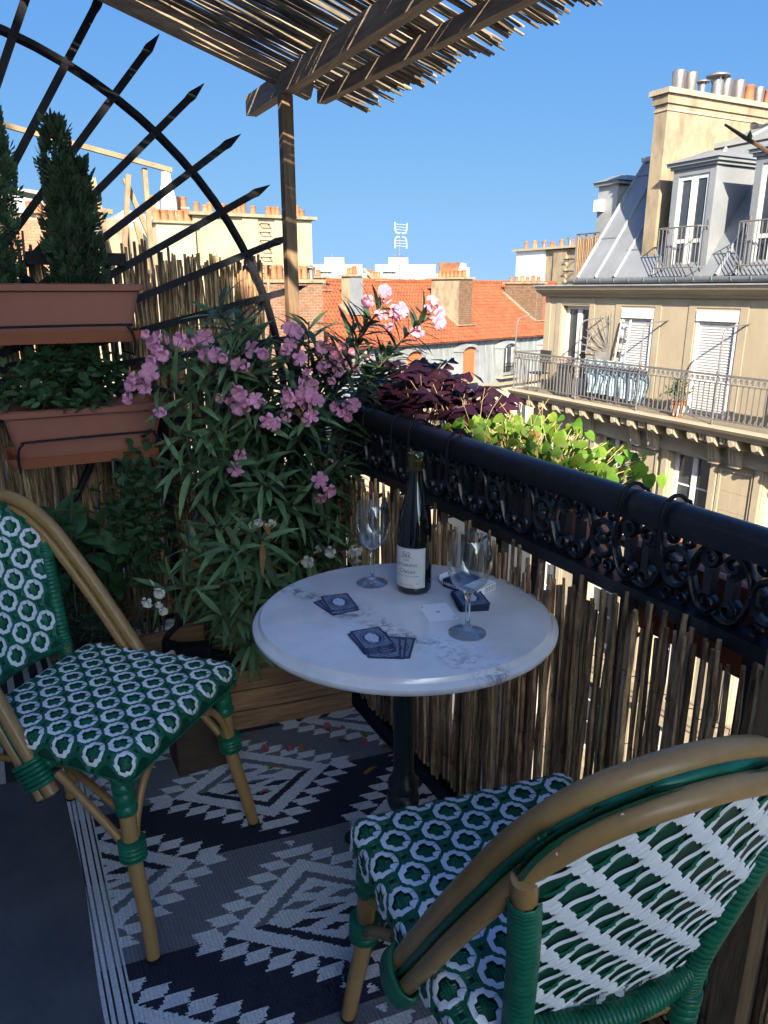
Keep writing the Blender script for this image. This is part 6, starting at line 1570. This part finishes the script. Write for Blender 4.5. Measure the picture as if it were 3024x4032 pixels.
b.add([V((-.0462, -.03, .0005)), V((-.0462, .03, .0005)), V((-.062, .027, .011)), V((-.07, .017, .016)), V((-.07, -.017, .016)), V((-.062, -.027, .011))], [(0, 1, 2, 3, 4, 5)]); part('flap', b, cface, bx)
tm = text_mb('FABRIQUÉ AUX É.-U.', .0085, 0, .0001); part('lettering', MB().add([V((p.x - .004, -.0333, .0055 + p.y)) for p in tm.v], tm.f), cface, bx)
b = MB()
for k in range(11): y0 = -.006 + k * .0034; b.add([V((.0469, y0, .003)), V((.0469, y0 + (.0018 if k % 3 else .0009), .003)), V((.0469, y0 + (.0018 if k % 3 else .0009), .015)), V((.0469, y0, .015))], [(0, 1, 2, 3)])
for k in range(3):
    a = R(90 + 120 * k); c0 = V((.0469, -.021, .009)); e1 = V((0, math.cos(a), math.sin(a))); e2 = V((0, math.cos(a + 2.1), math.sin(a + 2.1))); p = c0 + e1 * .005; q = c0 + e2 * .005
    d = (q - p).normalized(); nn = V((0, -d.z, d.y)); p = p + d * .001; q = q - d * .003; b.add([p - nn * .0008, p + nn * .0008, q + nn * .0008, q - nn * .0008], [(0, 1, 2, 3)]); b.add([q + nn * .002, q - nn * .002, q + d * .0022], [(0, 1, 2)])
part('barcode', b, ink, bx)

# ---------------------------------------------------------------- cat, odds and ends
CT = thing('black_cat', 'small black cat behind the green chair with its tail raised in a curve', 'cat', (.43, 1.95, .238))
fur = M('black fur', (.006, .006, .007), .75, 0, .6, 40, .6, 220, spec=.15, bdist=.003)
def skin(name, verts, edges, rad, root, mat, parent, lv=2):
    me = bpy.data.meshes.new(name); me.from_pydata([tuple(V(p) - ORG[parent]) for p in verts], edges, [])
    o = bpy.data.objects.new(name, me); COL.objects.link(o)
    md = o.modifiers.new('skin', 'SKIN'); md.use_smooth_shade = True
    for i, s_ in enumerate(me.skin_vertices[0].data): s_.radius = (rad[i], rad[i]) if not isinstance(rad[i], tuple) else rad[i]; s_.use_root = (i == root)
    sb = o.modifiers.new('sub', 'SUBSURF'); sb.levels = lv; sb.render_levels = lv
    bpy.context.view_layer.update()
    m2_ = bpy.data.meshes.new_from_object(o.evaluated_get(bpy.context.evaluated_depsgraph_get())); bpy.data.objects.remove(o)
    m2_.materials.clear(); m2_.materials.append(mat); m2_.polygons.foreach_set('use_smooth', [True] * len(m2_.polygons))
    q = bpy.data.objects.new(name, m2_); COL.objects.link(q); q.parent = parent; ORG[q] = ORG[parent]
    return q
# small cat standing on the crate, head low, tail up in a curve
CVt = [(.352, 1.955, .345), (.402, 1.955, .362), (.455, 1.95, .335), (.487, 1.945, .315), (.513, 1.94, .305), (.538, 1.935, .288),
       (.334, 1.953, .378), (.330, 1.95, .412), (.347, 1.95, .431), (.365, 1.95, .444), (.373, 1.95, .466), (.364, 1.95, .488),
       (.356, 1.978, .30), (.342, 1.98, .268), (.352, 1.98, .248), (.36, 1.93, .30), (.352, 1.928, .268), (.368, 1.925, .248),
       (.462, 1.975, .295), (.466, 1.978, .248), (.462, 1.925, .295), (.47, 1.92, .248), (.505, 1.958, .336), (.503, 1.925, .336)]
CE = [(0, 1), (1, 2), (2, 3), (3, 4), (4, 5), (0, 6), (6, 7), (7, 8), (8, 9), (9, 10), (10, 11), (0, 12), (12, 13), (13, 14), (0, 15), (15, 16), (16, 17), (2, 18), (18, 19), (2, 20), (20, 21), (4, 22), (4, 23)]
CR = [.044, .046, .040, .028, .030, .013, .0145, .0095, .009, .0088, .0085, .006, .022, .012, .010, .022, .012, .010, .018, .010, .018, .010, .006, .006]
skin('body', CVt, CE, CR, 1, fur, CT)
for y in (1.956, 1.926):
    b = MB(); b.lathe([(0, -.004), (.003, -.002), (.004, 0), (.003, .002), (0, .004)], 8, (.533, y, .312)); part('eye', b, M('amber eye', (.35, .25, .04), .1), CT, 60)
ck_ = thing('low_box', 'low dark board box under the cat behind the green chair', 'box', (.4, 1.95, .006))
b = MB(); b.bb(.325, .48, 1.885, 2.015, .006, .238); part('box_body', b, M('dark stained board', (.055, .032, .02), .7, 0, .4, 9, .3, 30, stretch=(1.2, 10, 14)), ck_)
b = MB(); b.bb(.318, .487, 1.878, 1.8845, .215, .239); b.bb(.318, .487, 2.0155, 2.022, .215, .239); part('rim', b, MATS['dark stained board'], ck_)
t = thing('pink_stick', 'small pink plastic holder with a peach tip beside the black cat', 'plant marker', (.337, 1.90, .239))
b = MB(); b.lathe([(.014, 0), (.014, .02), (.0115, .03), (.0125, .135), (.0105, .143), (0, .143)], 12, (.337, 1.90, .239)); part('holder', b, M('pink plastic', (.62, .16, .22), .45), t, 40)
b = MB(); b.lathe([(.0095, .1435), (.0095, .155), (.006, .16), (0, .16)], 12, (.337, 1.90, .239)); part('tip', b, M('peach tip', (.72, .42, .28), .6), t, 40)
t = thing('striped_bag', 'dark cloth bag with pale grey stripes behind the green chair back', 'bag', (-.06, 2.16, .002))
def bagf(u, v, s=1): return V((-.06 + (.17 - .05 * v) * math.sin(u * 2 * PI) * (1 - .15 * v), 2.16 + (.07 - .05 * v) * math.cos(u * 2 * PI), .002 + .40 * v))
b = MB(); b.grid(bagf, 36, 8); b.f.append(tuple(range(8 * 37, 8 * 37 + 36))); part('bag_body', b, M('black canvas', (.012, .012, .016), .8), t, 60)
for k in range(18):
    u0 = k / 18; b = MB(); b.grid(lambda u, v: bagf(u0 + .022 * u, v) + (bagf(u0 + .022 * u, v) - V((-.06, 2.16, .002 + .4 * v))).normalized() * .0015, 2, 8); part('stripe', b, M('pale grey canvas', (.33, .33, .34), .8), t, 60)
# fallen leaves and petals on the rug
dl = leafmesh('l', None, .07, .016, (.1, .8, 1, .7, 0), .35, .25).mesh('fallen_leaf', leafy, 60)
lsp = [(.83, 1.80, 30), (.85, 1.66, 100), (.90, 1.42, 70), (.80, 1.88, 10), (.70, 1.87, 150), (.88, 1.85, 200), (.91, 1.56, 120), (.90, 1.74, 250), (.60, 1.80, 80), (.89, 1.35, 40)]
for i, (x, y, a) in enumerate(lsp):
    single('fallen_leaf', dl, Matrix.Translation((x, y, .012)) @ Matrix.Rotation(R(a), 4, 'Z') @ Matrix.Diagonal((1, 1 if i < 4 else .7, 1, 1)), 'dry brown leaf fallen on the patterned rug', 'leaf', 'fallen leaves')
fpm = flower_mesh(M('wilted pink petal', (.42, .13, .14), .7, rand=.2, sub=.2), .8)
for i, (x, y) in enumerate([(.52, 1.72), (.585, 1.90), (.36, 1.93), (.655, 1.87), (.43, 1.99), (.90, 1.45), (.93, 1.40), (.87, 1.80), (.84, 1.90), (.80, 1.92), (.91, 1.70)]):
    single('fallen_flower', fpm, Matrix.Translation((x, y, .008)) @ Matrix.Rotation(rnd(.8, 2), 4, 'X') @ Matrix.Rotation(rnd(0, 6), 4, 'Z') @ Matrix.Diagonal((.8, .8, .5, 1)), 'wilted pink oleander flower fallen on the patterned rug', 'flower', 'fallen flowers')
